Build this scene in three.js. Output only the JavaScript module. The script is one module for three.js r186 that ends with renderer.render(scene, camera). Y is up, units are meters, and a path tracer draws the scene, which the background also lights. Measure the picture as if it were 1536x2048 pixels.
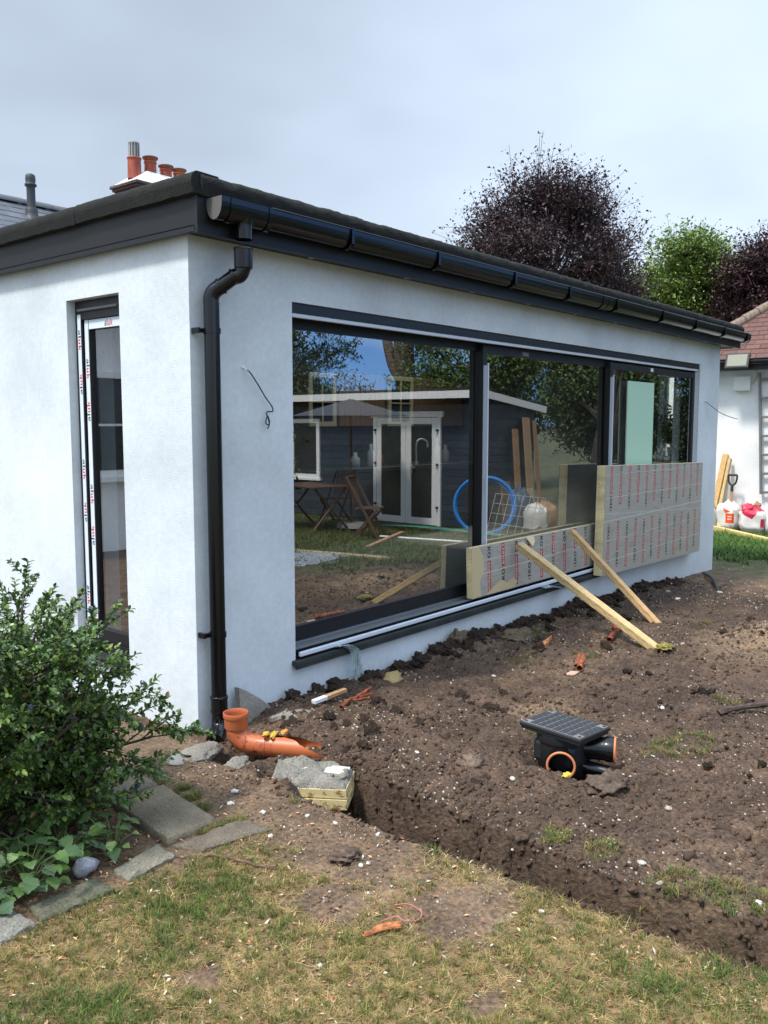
import * as THREE from 'three';
import { mergeGeometries, mergeVertices } from 'three/addons/utils/BufferGeometryUtils.js';
import { RoundedBoxGeometry } from 'three/addons/geometries/RoundedBoxGeometry.js';
import { ImprovedNoise } from 'three/addons/math/ImprovedNoise.js';

// ---------------------------------------------------------------- camera, sky, sun, exposure
const scene = new THREE.Scene();
const camera = new THREE.PerspectiveCamera(61.39, 768 / 1024, 0.05, 600);
camera.position.set(-2.787, 1.6, 3.543);
camera.lookAt(-2.787 + 0.7698, 1.6 - 0.1009, 3.543 - 0.6302);
const renderer = new THREE.WebGLRenderer({ antialias: true });
renderer.toneMapping = THREE.LinearToneMapping;
renderer.toneMappingExposure = 1.62;
renderer.shadowMap.enabled = true;

const V = (x, y, z) => new THREE.Vector3(x, y, z);
const sunDir = V(-0.47, 0.87, -0.13).normalize();
const sun = new THREE.DirectionalLight(new THREE.Color(1.0, 0.94, 0.86), 2.6);
sun.position.copy(sunDir).multiplyScalar(60);
sun.castShadow = true;
sun.shadow.radius = 15;
sun.shadow.mapSize.set(4096, 4096);
Object.assign(sun.shadow.camera, { left: -30, right: 30, top: 30, bottom: -30, near: 1, far: 140 });
scene.add(sun, sun.target);

const IN = new ImprovedNoise();
const n3 = (x, y, z) => IN.noise(x + 37.3, y + 11.7, z + 53.1);
const fbm = (x, y, z, o = 4) => { let s = 0, a = 1, t = 0; for (let i = 0; i < o; i++) { s += a * n3(x, y, z); t += a; a *= 0.5; x *= 2.03; y *= 2.03; z *= 2.03; } return s / t; };
const sst = (a, b, x) => { const t = Math.min(1, Math.max(0, (x - a) / (b - a))); return t * t * (3 - 2 * t); };
const mix = (a, b, t) => a + (b - a) * t;
const clamp = (x, a = 0, b = 1) => Math.min(b, Math.max(a, x));
function rng(seed) { let s = seed >>> 0; return () => { s = (s + 0x6D2B79F5) >>> 0; let t = Math.imul(s ^ (s >>> 15), 1 | s); t = (t + Math.imul(t ^ (t >>> 7), 61 | t)) ^ t; return ((t ^ (t >>> 14)) >>> 0) / 4294967296; }; }

{ // bright broken overcast, with blue gaps in the cloud towards the garden (the side the panes mirror)
  const W = 1024, H = 512, d = new Float32Array(W * H * 4);
  for (let j = 0; j < H; j++) for (let i = 0; i < W; i++) {
    const el = ((j + 0.5) / H - 0.5) * Math.PI, az = ((i + 0.5) / W - 0.5) * 2 * Math.PI;
    const x = Math.cos(el) * Math.cos(az), y = Math.sin(el), z = Math.cos(el) * Math.sin(az);
    const k = 1 / (Math.max(y, 0) + 0.22), px = x * k, pz = z * k;
    const c1 = fbm(px * 0.9, pz * 0.9, 3.1, 5), c2 = fbm(px * 2.4 + 9, pz * 2.4, 7.7, 4);
    const c = c1 * 1.3 + c2 * 0.35;
    const away = 0.75 * x + 0.66 * z;                       // cloud breaks up towards the garden side
    const gap = sst(0.40, 0.68, 0.7 * c + 0.66 * sst(0.55, 0.97, away));
    const low = Math.exp(-Math.max(y, 0) * 4.6);
    const toSun = clamp(x * sunDir.x + y * sunDir.y + z * sunDir.z);
    const glow = 0.55 * Math.pow(toSun, 3) + 0.5 * Math.pow(toSun, 14);
    const grey = (0.40 - 0.08 * c2 - 0.12 * c1 + 0.16 * low + 0.50 * sst(0.5, 0.95, y)) * (1 + 0.55 * sst(0.0, 0.9, away)) + glow;   // out-of-view cloud overhead and garden side is brighter, lighting the walls
    let r = grey * 0.83, g = grey * 0.985, b = grey * 1.20;
    const br = 0.10 + 0.11 * low, bg = 0.30 + 0.16 * low, bb = 0.86;
    r = mix(r, br, gap); g = mix(g, bg, gap); b = mix(b, bb, gap);
    if (y < 0) { const t = sst(0, -0.06, y); r = mix(r, 0.10, t); g = mix(g, 0.09, t); b = mix(b, 0.07, t); }
    const o = (j * W + i) * 4; d[o] = r; d[o + 1] = g; d[o + 2] = b; d[o + 3] = 1;
  }
  const sky = new THREE.DataTexture(d, W, H, THREE.RGBAFormat, THREE.FloatType);
  sky.mapping = THREE.EquirectangularReflectionMapping; sky.magFilter = THREE.LinearFilter; sky.minFilter = THREE.LinearFilter;
  sky.wrapS = THREE.RepeatWrapping; sky.needsUpdate = true;
  scene.background = sky; scene.environment = sky;
}

// ---------------------------------------------------------------- helpers
const taken = {};
function numbered(n) { const k = taken[n] = (taken[n] ?? -1) + 1; return k ? `${n}_${String(k).padStart(3, '0')}` : n; }
function mesh(name, geo, mat, parent) {
  const m = new THREE.Mesh(geo, mat); m.name = name; m.castShadow = m.receiveShadow = true; parent.add(m); return m;
}
function tag(o, label, category, group, kind) {
  if (label) o.userData.label = label; if (category) o.userData.category = category;
  if (group) o.userData.group = group; if (kind) o.userData.kind = kind; return o;
}
function thing(name, label, category, [x, y, z] = [0, 0, 0], turn = 0, group) {
  const o = new THREE.Group(); o.name = numbered(name); o.position.set(x, y, z); o.rotation.y = turn;
  scene.add(o); return tag(o, label, category, group);
}
function solo(name, label, category, geo, mat, pos = [0, 0, 0], group) {
  const m = mesh(numbered(name), geo, mat, scene); m.position.set(...pos); return tag(m, label, category, group);
}
function setting(name, geo, mat) { const m = mesh(name, geo, mat, scene); m.userData.kind = 'structure'; return m; }

function triUV(g) {   // uv in metres from the axis that each face points along
  g = g.index ? g.toNonIndexed() : g;
  const p = g.attributes.position, uv = new Float32Array(p.count * 2), a = V(), b = V(), c = V();
  for (let i = 0; i < p.count; i += 3) {
    a.fromBufferAttribute(p, i); b.fromBufferAttribute(p, i + 1); c.fromBufferAttribute(p, i + 2);
    const n = b.clone().sub(a).cross(c.clone().sub(a)); const ax = Math.abs(n.x), ay = Math.abs(n.y), az = Math.abs(n.z);
    [a, b, c].forEach((q, k) => {
      const o = (i + k) * 2;
      if (ay >= ax && ay >= az) { uv[o] = q.x; uv[o + 1] = -q.z; } else if (ax >= az) { uv[o] = -q.z; uv[o + 1] = q.y; } else { uv[o] = q.x; uv[o + 1] = q.y; }
    });
  }
  g.setAttribute('uv', new THREE.BufferAttribute(uv, 2));
  for (const k of Object.keys(g.attributes)) if (!['position', 'normal', 'uv'].includes(k)) g.deleteAttribute(k);
  return g;
}
const join = (...gs) => mergeGeometries(gs.flat().map(g => { g = g.index ? g.toNonIndexed() : g; if (!g.attributes.normal) g.computeVertexNormals(); return g; }));
const bx = (w, h, d, x = 0, y = 0, z = 0, r = 0) => triUV((r ? new RoundedBoxGeometry(w, h, d, 2, r) : new THREE.BoxGeometry(w, h, d)).translate(x, y, z));
const bb = (x0, x1, y0, y1, z0, z1, r = 0) => bx(x1 - x0, y1 - y0, z1 - z0, (x0 + x1) / 2, (y0 + y1) / 2, (z0 + z1) / 2, r);
const cyl = (r1, r2, h, s = 24, open = false) => new THREE.CylinderGeometry(r1, r2, h, s, 1, open);
function along(g, p, q) {   // geometry built along +y about its middle, laid from p to q
  const d = q.clone().sub(p); const m = new THREE.Matrix4().compose(p.clone().add(q).multiplyScalar(0.5), new THREE.Quaternion().setFromUnitVectors(V(0, 1, 0), d.normalize()), V(1, 1, 1));
  return g.applyMatrix4(m);
}
const rod = (p, q, r1, r2 = r1, s = 10) => along(cyl(r2, r1, p.distanceTo(q), s), p, q);
function tube(pts, r, seg = 40, rad = 8, closed = false) { return new THREE.TubeGeometry(new THREE.CatmullRomCurve3(pts, closed, 'catmullrom', 0.5), seg, r, rad, closed); }
function pathTube(pts, r, rad = 16) {   // straight runs with sharp-ish bends
  const c = new THREE.CurvePath(); for (let i = 0; i + 1 < pts.length; i++) c.add(new THREE.LineCurve3(pts[i], pts[i + 1]));
  return new THREE.TubeGeometry(c, (pts.length - 1) * 8, r, rad, false);
}
function beam(p, q, w, h, roll = 0, r = 0.002) {   // timber w x h from p to q, grain along its length
  const L = p.distanceTo(q), g = new RoundedBoxGeometry(L, h, w, 1, r);
  const t = triUV(g); const x = q.clone().sub(p).normalize();
  const up = Math.abs(x.y) > 0.95 ? V(0, 0, 1) : V(0, 1, 0); const z = x.clone().cross(up).normalize(); const y = z.clone().cross(x);
  const m = new THREE.Matrix4().makeBasis(x, y, z); t.rotateX(roll).applyMatrix4(m).translate((p.x + q.x) / 2, (p.y + q.y) / 2, (p.z + q.z) / 2); return t;
}
function lathe(pts, s = 28) { return new THREE.LatheGeometry(pts.map(p => new THREE.Vector2(p[0], p[1])), s); }
function prism(poly, y0, y1, bevel = 0.004) {   // polygon of [x, z], standing from y0 to y1
  const s = new THREE.Shape(poly.map(([x, z]) => new THREE.Vector2(x, -z)));
  const g = new THREE.ExtrudeGeometry(s, { depth: y1 - y0 - 2 * bevel, bevelEnabled: bevel > 0, bevelThickness: bevel, bevelSize: bevel, bevelOffset: -bevel, bevelSegments: 2 });
  return triUV(g.rotateX(-Math.PI / 2).translate(0, y0 + bevel, 0));
}
function lump(r, seed, [sx, sy, sz] = [1, 1, 1], amp = 0.35, detail = 2, freq = 1.6) {   // an uneven stone or clod
  let g = mergeVertices(new THREE.IcosahedronGeometry(1, detail).deleteAttribute('uv').deleteAttribute('normal'));
  const p = g.attributes.position, v = V();
  for (let i = 0; i < p.count; i++) {
    v.fromBufferAttribute(p, i); const k = 1 + amp * (n3(v.x * freq + seed * 7.1, v.y * freq + seed, v.z * freq) + 0.5 * n3(v.x * freq * 2.6, v.y * freq * 2.6 + seed * 3, v.z * freq * 2.6) + (detail > 2 ? 0.3 * n3(v.x * freq * 6.3, v.y * freq * 6.3 + seed, v.z * freq * 6.3) : 0));
    p.setXYZ(i, v.x * k * r * sx, v.y * k * r * sy, v.z * k * r * sz);
  }
  g.computeVertexNormals(); return triUV(g.toNonIndexed());
}
function quadBlock(c, y0, y1, seed, amp = 0.006, n = 22, round = 0.1) {   // a rough slab on four corners [x, z], worn at its edges
  let g = mergeVertices(new THREE.BoxGeometry(2, 2, 2, n, 4, n).deleteAttribute('uv').deleteAttribute('normal')); const p = g.attributes.position;
  for (let i = 0; i < p.count; i++) {
    const u = p.getX(i), v = p.getY(i), w = p.getZ(i), s = (u + 1) / 2, t = (w + 1) / 2;
    const e = Math.max(0, (Math.max(Math.abs(u), Math.abs(w)) - 1 + round) / round), chip = n3(u * 3 + seed, w * 3, seed) * 0.5 + 0.5;
    let x = mix(mix(c[0][0], c[1][0], s), mix(c[3][0], c[2][0], s), t), z = mix(mix(c[0][1], c[1][1], s), mix(c[3][1], c[2][1], s), t), y = mix(y0, y1, (v + 1) / 2);
    if (v > 0) y -= e * e * (y1 - y0) * (0.08 + 0.38 * chip * chip);
    x += amp * 2.2 * fbm(x * 9 + seed, y * 9, z * 9, 3); z += amp * 2.2 * fbm(x * 9, y * 9 + seed, z * 9 + 5, 3); y += amp * fbm(x * 14, seed, z * 14, 4) + amp * 0.5 * fbm(x * 60, seed, z * 60, 2);
    p.setXYZ(i, x, y, z);
  }
  g.computeVertexNormals(); return triUV(g.toNonIndexed());
}
function wobble(g, amp, freq, seed = 0) {   // roughen the faces of a block
  const p = g.attributes.position, nn = g.attributes.normal;
  for (let i = 0; i < p.count; i++) {
    const x = p.getX(i), y = p.getY(i), z = p.getZ(i);
    p.setXYZ(i, x + amp * fbm(x * freq + seed, y * freq, z * freq, 3), y + amp * fbm(x * freq, y * freq + 9 + seed, z * freq, 3), z + amp * fbm(x * freq, y * freq, z * freq + 17 + seed, 3));
  }
  g.computeVertexNormals(); return g;
}

// ---------------------------------------------------------------- textures (tiling)
const PT = (() => { const r = rng(99), a = new Uint8Array(512); const b = [...Array(256).keys()]; for (let i = 255; i > 0; i--) { const j = Math.floor(r() * (i + 1)); [b[i], b[j]] = [b[j], b[i]]; } for (let i = 0; i < 512; i++) a[i] = b[i & 255]; return a; })();
function pn(x, y, p) {
  const xi = Math.floor(x), yi = Math.floor(y), fx = x - xi, fy = y - yi, u = fx * fx * fx * (fx * (fx * 6 - 15) + 10), v = fy * fy * fy * (fy * (fy * 6 - 15) + 10);
  const w = k => ((k % p) + p) % p, gr = (i, j, dx, dy) => { const h = PT[(PT[w(i) & 255] + w(j)) & 255] * 0.02454; return Math.cos(h) * dx + Math.sin(h) * dy; };
  return 1.5 * mix(mix(gr(xi, yi, fx, fy), gr(xi + 1, yi, fx - 1, fy), u), mix(gr(xi, yi + 1, fx, fy - 1), gr(xi + 1, yi + 1, fx - 1, fy - 1), u), v);
}
const tf = (u, v, p, o = 4) => { let s = 0, a = 1, t = 0; for (let i = 0; i < o; i++) { s += a * pn(u * p, v * p, p); t += a; a *= 0.55; p *= 2; } return s / t; };
function tex(n, fn, period, srgb = true) {   // fn(u, v) -> [r, g, b] or grey, 0..1; period in metres
  const d = new Uint8Array(n * n * 4);
  for (let j = 0; j < n; j++) for (let i = 0; i < n; i++) {
    let c = fn(i / n, j / n); if (typeof c === 'number') c = [c, c, c]; const o = (j * n + i) * 4;
    for (let k = 0; k < 3; k++) d[o + k] = Math.round(255 * clamp(c[k])); d[o + 3] = 255;
  }
  const t = new THREE.DataTexture(d, n, n); t.wrapS = t.wrapT = THREE.RepeatWrapping; t.magFilter = THREE.LinearFilter; t.minFilter = THREE.LinearMipmapLinearFilter; t.generateMipmaps = true;
  if (srgb) { const m = [0, 0, 0]; for (let i = 0; i < d.length; i += 4) for (let k = 0; k < 3; k++) { const c = d[i + k] / 255; m[k] += c <= 0.04045 ? c / 12.92 : ((c + 0.055) / 1.055) ** 2.4; } t.mean = m.map(v => v / (n * n)); }
  if (srgb) t.colorSpace = THREE.SRGBColorSpace; t.repeat.set(1 / period, 1 / period); t.needsUpdate = true; return t;
}
function canvasTex(w, h, draw) {
  const c = document.createElement('canvas'); c.width = w; c.height = h; const x = c.getContext('2d'); draw(x, w, h);
  const t = new THREE.CanvasTexture(c); t.colorSpace = THREE.SRGBColorSpace; t.magFilter = THREE.LinearFilter; return t;
}
const lin = (r, g, b) => new THREE.Color().setRGB(r, g, b);
const base = (c, m) => lin(...c.map((v, k) => m?.mean ? v / m.mean[k] : v));   // the map varies the colour about this mean
const mat = (color, o = {}) => new THREE.MeshStandardMaterial({ color: base(color, o.map), roughness: 0.8, ...o });
const phys = (color, o = {}) => new THREE.MeshPhysicalMaterial({ color: base(color, o.map), roughness: 0.5, ...o });

const T = {
  stucco: tex(1024, (u, v) => { const a = tf(u, v, 3, 5), b = tf(u + 0.3, v, 14, 3), c = tf(u, v + 0.5, 90, 2); const k = 0.93 + 0.10 * a + 0.03 * b + 0.03 * c; return [k, k * 0.998, k * 0.99 + 0.004 * a]; }, 3.1),
  stuccoBump: tex(512, (u, v) => 0.5 + 0.32 * tf(u, v, 70, 2) + 0.22 * tf(u, v, 9, 3), 0.55, false),
  soil: tex(1024, (u, v) => { const a = tf(u, v, 6, 5), b = tf(u, v, 60, 3), s = tf(u + 0.2, v + 0.7, 110, 2); let k = 0.78 + 0.28 * a + 0.35 * b; const p = sst(0.42, 0.62, s); return [mix(k, 1.35, p * 0.55), mix(k * 0.98, 1.34, p * 0.55), mix(k * 0.95, 1.32, p * 0.55)].map(x => x * 0.72); }, 1.1),
  soilBump: tex(1024, (u, v) => 0.5 + 0.5 * tf(u, v, 26, 5), 1.1, false),
  grain: tex(512, (u, v) => { const w = 0.5 + 0.5 * Math.sin((v * 9 + 0.9 * pn(u * 3, v * 3, 3) + 0.25 * pn(u * 8, v * 24, 8)) * 6.283); const f = tf(u, v * 1, 4, 2); const s = pn(u * 6, v * 120, 6 * 20); const k = 0.93 - 0.14 * w * w + 0.06 * f + 0.05 * s; return [k, k * 0.965 - 0.02 * w, k * 0.90 - 0.05 * w]; }, 0.3),
  concrete: tex(512, (u, v) => { const a = tf(u, v, 4, 5), s = tf(u, v, 70, 2), p = tf(u + 0.4, v, 48, 2); const k = 0.80 + 0.2 * a + 0.16 * s - 0.2 * sst(0.3, 0.6, p); return [k, k * 0.985, k * 0.95]; }, 0.6),
  concreteBump: tex(512, (u, v) => 0.5 + 0.35 * tf(u, v, 40, 3) + 0.2 * tf(u, v, 6, 3), 0.5, false),
  felt: tex(512, (u, v) => { const a = tf(u, v, 90, 2), m = sst(0.0, 0.55, tf(u, v, 5, 4)); const k = 0.62 + 0.6 * a; return [k + 0.10 * m, k + 0.17 * m, k - 0.05 * m].map(x => x * 0.75); }, 0.5),
  feltBump: tex(512, (u, v) => 0.5 + 0.5 * tf(u, v, 80, 2), 0.4, false),
  scuff: tex(512, (u, v) => 0.5 + 0.28 * tf(u, v, 5, 5) + 0.16 * pn(u * 6, v * 60, 60), 0.7, false),
  cabinet: tex(256, (u, v) => { const k = 0.9 + 0.1 * pn(u * 40, v * 3, 40); return [k, k * 0.95, k * 0.86]; }, 0.5),
  grime: tex(512, (u, v) => { const a = sst(0.08, 0.40, tf(u, v, 5, 5) + 0.25 * tf(u, v, 40, 2)); return [mix(1, 0.62, a), mix(1, 0.50, a), mix(1, 0.40, a)]; }, 0.23),
  bark: tex(512, (u, v) => { const k = 0.6 + 0.4 * tf(u * 1, v * 1, 12, 4); return [k, k * 0.93, k * 0.85]; }, 0.5),
};
const M = {
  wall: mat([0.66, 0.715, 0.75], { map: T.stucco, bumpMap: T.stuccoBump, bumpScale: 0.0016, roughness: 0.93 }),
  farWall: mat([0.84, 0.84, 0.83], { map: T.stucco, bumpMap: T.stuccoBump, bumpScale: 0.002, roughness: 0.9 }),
  fascia: phys([0.008, 0.009, 0.0105], { roughness: 0.5 }),
  blackPlastic: phys([0.004, 0.0045, 0.0055], { roughness: 0.2 }),
  dullBlack: phys([0.016, 0.017, 0.019], { roughness: 0.55 }),
  frameBlack: phys([0.010, 0.011, 0.014], { roughness: 0.42 }),
  threshold: phys([0.006, 0.0065, 0.008], { roughness: 0.8, specularIntensity: 0.12 }),
  felt: mat([0.014, 0.015, 0.013], { map: T.felt, bumpMap: T.feltBump, bumpScale: 0.008, roughness: 1 }),
  alu: phys([0.62, 0.65, 0.68], { roughness: 0.32, metalness: 0.75 }),
  film: mat([0.66, 0.72, 0.80], { roughness: 0.38 }),
  whitePaint: mat([0.80, 0.80, 0.78], { roughness: 0.5 }),
  timber: mat([0.58, 0.42, 0.20], { map: T.grain, roughness: 0.75 }),
  timberDark: mat([0.30, 0.165, 0.085], { map: T.grain, roughness: 0.8 }),
  timberOld: mat([0.17, 0.085, 0.042], { map: T.grain, roughness: 0.8 }),
  concrete: mat([0.23, 0.215, 0.185], { map: T.concrete, bumpMap: T.concreteBump, bumpScale: 0.004, roughness: 0.95 }),
  concreteDark: mat([0.125, 0.118, 0.098], { map: T.concrete, bumpMap: T.concreteBump, bumpScale: 0.005, roughness: 0.95 }),
  mortar: mat([0.20, 0.185, 0.155], { map: T.concrete, bumpMap: T.concreteBump, bumpScale: 0.012, roughness: 0.97 }),
  stone: mat([0.24, 0.235, 0.215], { map: T.concrete, bumpMap: T.concreteBump, bumpScale: 0.005, roughness: 0.92 }),
  foam: mat([0.78, 0.65, 0.36], { map: T.concrete, bumpMap: T.concreteBump, bumpScale: 0.002, roughness: 0.9 }),
  foamPale: mat([0.63, 0.52, 0.32], { roughness: 0.9 }),
  orange: phys([0.44, 0.115, 0.045], { roughness: 0.32, map: T.grime }),
  orangeSeal: phys([0.62, 0.21, 0.09], { roughness: 0.5 }),
  yellow: mat([0.55, 0.33, 0.04], { roughness: 0.7 }),
  root: mat([0.20, 0.050, 0.020], { map: T.bark, bumpMap: T.bark, bumpScale: 0.004, roughness: 0.85 }),
  rootPale: mat([0.42, 0.17, 0.06], { map: T.bark, bumpMap: T.bark, bumpScale: 0.003, roughness: 0.85 }),
  bark: mat([0.060, 0.046, 0.038], { map: T.bark, bumpMap: T.bark, bumpScale: 0.02, roughness: 0.95 }),
  glass: phys([1, 1, 1], { transmission: 1, thickness: 0, roughness: 0, ior: 1.52 }),
};

// ---------------------------------------------------------------- the ground: dug soil, worn lawn, drain trench, pit
const trenchNear = z => -0.215 + 0.025 * n3(z * 2.1, 0.3, 0) + 0.012 * n3(z * 9, 1.3, 0);
const trenchFar = z => mix(0.15, 0.045, sst(0.9, 2.2, z)) + 0.03 * n3(z * 2.6, 7.3, 0) + 0.02 * n3(z * 8, 4.3, 0);
function trenchDepth(x, z) {
  if (z < 0.35 || z > 6.5) return 0;
  const a = trenchNear(z), b = trenchFar(z), start = sst(0.84, 1.02, z) * (1 - sst(5.8, 6.4, z));
  const wa = 0.025, wb = 0.035;
  return start * clamp((x - a) / wa) * (1 - clamp((x - b + wb) / wb));
}
const bare = (x, z) => {   // 1 where the lawn is worn to earth
  const n = 0.16 * fbm(x * 3.1, z * 3.1, 2.2, 3) + 0.07 * fbm(x * 11, z * 11, 5.2, 2);
  let b = 1 - sst(1.02, 1.30, z + 0.25 * (-0.6 - x) + n);
  b = Math.max(b, (1 - sst(0.34, 0.56, (-0.2 - x) + n * 1.5)) * (1 - sst(1.65, 2.05, z + n)), (1 - sst(0.03, 0.12, (-0.2 - x) + n)) * 0.8);
  for (const [cx, cz, r] of [[-0.50, 2.02, 0.20], [-0.36, 2.28, 0.10], [-0.74, 1.62, 0.12], [-1.28, 1.60, 0.05], [-0.86, 2.30, 0.06]])
    b = Math.max(b, 1 - sst(r * 0.6, r * 1.35, Math.hypot(x - cx, z - cz) + n * 0.8));
  return clamp(b);
};
const isSoil = (x, z) => sst(-0.005, 0.02, x - trenchNear(clamp(z, 0.9, 6)) - 0.14 * sst(0.75, 0.3, z)) * (x > 0 && z < -0.01 ? 0 : 1) * (1 - sst(6.0, 7.4, x + 0.8 * fbm(x, z, 1.1, 3) + 0.4 * Math.max(0, z - 2)));
const leftBed = (x, z) => (x < 0.02 && z < 1.0 ? 1 : 0);
function groundH(x, z) {
  let h = -0.02 - 0.17 * sst(3.5, 8.5, x) - 0.05 * sst(0.1, -0.5, z) * (x < 0 ? 1 : 0);
  const s = isSoil(x, z);
  h += 0.012 * fbm(x * 1.3, z * 1.3, 0.5, 3);
  if (s > 0) {
    const lip = mix(0.35, 1, sst(0.0, 0.22, Math.abs(x - trenchFar(clamp(z, 0.9, 6)))));
    const big = fbm(x * 1.1 + 3, z * 1.1, 1.5, 3), mid = 1 - Math.abs(fbm(x * 5.2, z * 5.2, 2.5, 3)) * 2.4, sm = 1 - Math.abs(fbm(x * 15, z * 15, 3.5, 3)) * 2.4, fine = fbm(x * 46, z * 46, 8.5, 2);
    h += s * lip * (0.065 * big + 0.036 * mid * (0.6 + 0.9 * Math.max(0, big + 0.3)) + 0.021 * sm + 0.009 * fine - 0.03);
    h += s * 0.075 * Math.exp(-((x - 0.85) ** 2 / 0.55 + (z - 0.72) ** 2 / 0.18));
    h += s * 0.060 * Math.exp(-((x - 2.35) ** 2 / 0.35 + (z - 0.10) ** 2 / 0.03));
    h += s * 0.045 * Math.exp(-((x - 3.1) ** 2 / 0.5 + (z - 0.42) ** 2 / 0.05));
    h += s * 0.05 * Math.exp(-((x - 0.95) ** 2 / 0.03 + (z - 1.93) ** 2 / 0.012));
  } else h += 0.008 * fbm(x * 9, z * 9, 4.4, 3) + 0.003 * fbm(x * 34, z * 34, 6.4, 2);
  if (x < 0.05) h += 0.012 * bare(x, z) * (fbm(x * 16, z * 16, 2.7, 3) + 0.35 * fbm(x * 50, z * 50, 2.7, 2)) * 0.8;
  const pit = 1 - sst(0.15, 0.30, Math.hypot((x - 0.99) * 0.95, z - 1.69) + 0.04 * n3(x * 7, z * 7, 3));
  h -= 0.10 * pit;
  if (z > 0.25 && z < 1.15 && x < 0.4) {   // channel for the drain bend, and soil thrown up beside the mortar block
    const seg = (ax, az, bx_, bz_) => { const L2 = (bx_ - ax) ** 2 + (bz_ - az) ** 2, k = clamp(((x - ax) * (bx_ - ax) + (z - az) * (bz_ - az)) / L2); return Math.hypot(x - ax - k * (bx_ - ax), z - az - k * (bz_ - az)); };
    h -= 0.055 * (1 - sst(0.05, 0.15, seg(0, 0.33, 0.2, 0.68)));
    h -= 0.065 * (1 - sst(0.11, 0.17, seg(-0.06, 0.74, 0.06, 0.95)));
    h += (0.042 + 0.03 * fbm(x * 12, z * 12, 5, 3)) * Math.exp(-((seg(-0.23, 0.77, -0.06, 1.05) / 0.05) ** 2));
  }
  const hole = 1 - sst(0.07, 0.22, Math.hypot(x + 0.02, (z - 0.36) * 0.7));
  h -= 0.05 * hole;
  const t = trenchDepth(x, z);
  if (t > 0) h -= t * (0.34 + 0.02 * n3(x * 4, z * 3, 1)) - t * (0.014 * fbm(x * 18, z * 18, 1.9, 3) + 0.03 * Math.max(0, n3(x * 5, z * 3.2, 9)));
  return h;
}
function axis(a, b, stops) {   // coordinates from a to b with a step that varies: stops = [[until, step], ...]
  const v = [a]; let k = 0;
  while (v[v.length - 1] < b) { const x = v[v.length - 1]; while (k + 1 < stops.length && x >= stops[k][0]) k++; v.push(x + stops[k][1]); }
  return v;
}
{
  const X = axis(-160, 170, [[-60, 20], [-20, 6], [-6, 0.9], [-2.2, 0.1], [1.9, 0.0115], [4.2, 0.022], [8.5, 0.045], [14, 0.25], [40, 2.5], [400, 15]]);
  const Z = axis(-160, 160, [[-60, 20], [-20, 6], [-5, 1.2], [-1.2, 0.12], [-0.25, 0.03], [3.15, 0.0115], [4.2, 0.04], [9, 0.14], [20, 0.9], [60, 5], [400, 20]]);
  const nx = X.length, nz = Z.length, pos = new Float32Array(nx * nz * 3), col = new Float32Array(nx * nz * 3), uv = new Float32Array(nx * nz * 2), idx = [];
  for (let j = 0; j < nz; j++) for (let i = 0; i < nx; i++) {
    const x = X[i], z = Z[j], o = j * nx + i;
    const hy = groundH(x, z), tt = trenchDepth(x, z), rough = 4 * tt * (1 - tt); pos.set([x + rough * 0.05 * fbm(x * 3, hy * 16, z * 16, 3), hy + rough * 0.02 * fbm(z * 22, hy * 20, 3.3, 2), z], o * 3); uv.set([x + 1.2 * hy, -z + 0.3 * hy], o * 2);
    const s = isSoil(x, z), t = trenchDepth(x, z), n = fbm(x * 2.2, z * 2.2, 8.1, 4), f = fbm(x * 13, z * 13, 3.1, 3);
    const damp = fbm(x * 0.75 + 4, z * 0.75, 15.5, 3); let soil = [0.062, 0.0385, 0.0245].map(c => c * (1 + 0.45 * n + 0.35 * f + 0.75 * damp));
    const dry = sst(0.10, 0.42, fbm(x * 0.9, z * 0.9, 6.6, 4) + 0.25 * f) * 0.28 + 0.75 * (1 - sst(0.08, 0.24, Math.hypot((x - 1.42) * 0.7, z - 1.25) + 0.1 * f)) + 0.7 * (1 - sst(0.15, 0.6, Math.hypot((x - 3.9) * 0.55, z - 1.72) + 0.25 * f)) + 0.8 * sst(6.3, 7.6, x + f);
    const pale = [0.21, 0.142, 0.084]; soil = soil.map((c, k) => mix(c, pale[k] * (1 + 0.25 * f), clamp(dry)));
    const b = x < 0.1 ? bare(x, z) : 1;
    const lawn = [0.160, 0.104, 0.054].map((c, k) => c * (1 + 0.3 * n + 0.3 * f)), dust = [0.125, 0.081, 0.048].map(c => c * (1 + 0.35 * n + 0.35 * f));
    let c = lawn.map((q, k) => mix(q, dust[k], b));
    if (leftBed(x, z)) { const q = sst(1.0, 0.75, z) * sst(-0.80, -0.95, x); c = c.map((v, k) => mix(v, [0.11, 0.066, 0.038][k] * (1 + 0.5 * f), q)); }
    c = c.map((v, k) => mix(v, soil[k], s));
    const far = Math.max(sst(7.2, 8.6, x + 0.5 * n), sst(4.2, 6.5, z), sst(-3, -6, x), sst(3.2, 4.6, x + n) * sst(1.9, 3.0, z + 0.5 * n));   // grass of the garden beyond
    c = c.map((v, k) => mix(v, [0.060, 0.078, 0.026][k] * (1 + 0.4 * n + 0.4 * f), far * 0.8));
    col.set(c, o * 3);
  }
  for (let j = 0; j + 1 < nz; j++) for (let i = 0; i + 1 < nx; i++) { const a = j * nx + i; idx.push(a, a + nx, a + 1, a + 1, a + nx, a + nx + 1); }
  const g = new THREE.BufferGeometry(); g.setAttribute('position', new THREE.BufferAttribute(pos, 3)); g.setAttribute('color', new THREE.BufferAttribute(col, 3)); g.setAttribute('uv', new THREE.BufferAttribute(uv, 2));
  g.setIndex(idx); g.computeVertexNormals();
  setting('ground', g, new THREE.MeshStandardMaterial({ vertexColors: true, color: base([1, 1, 1], T.soil), map: T.soil, bumpMap: T.soilBump, bumpScale: 0.012, roughness: 0.97 }));
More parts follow.
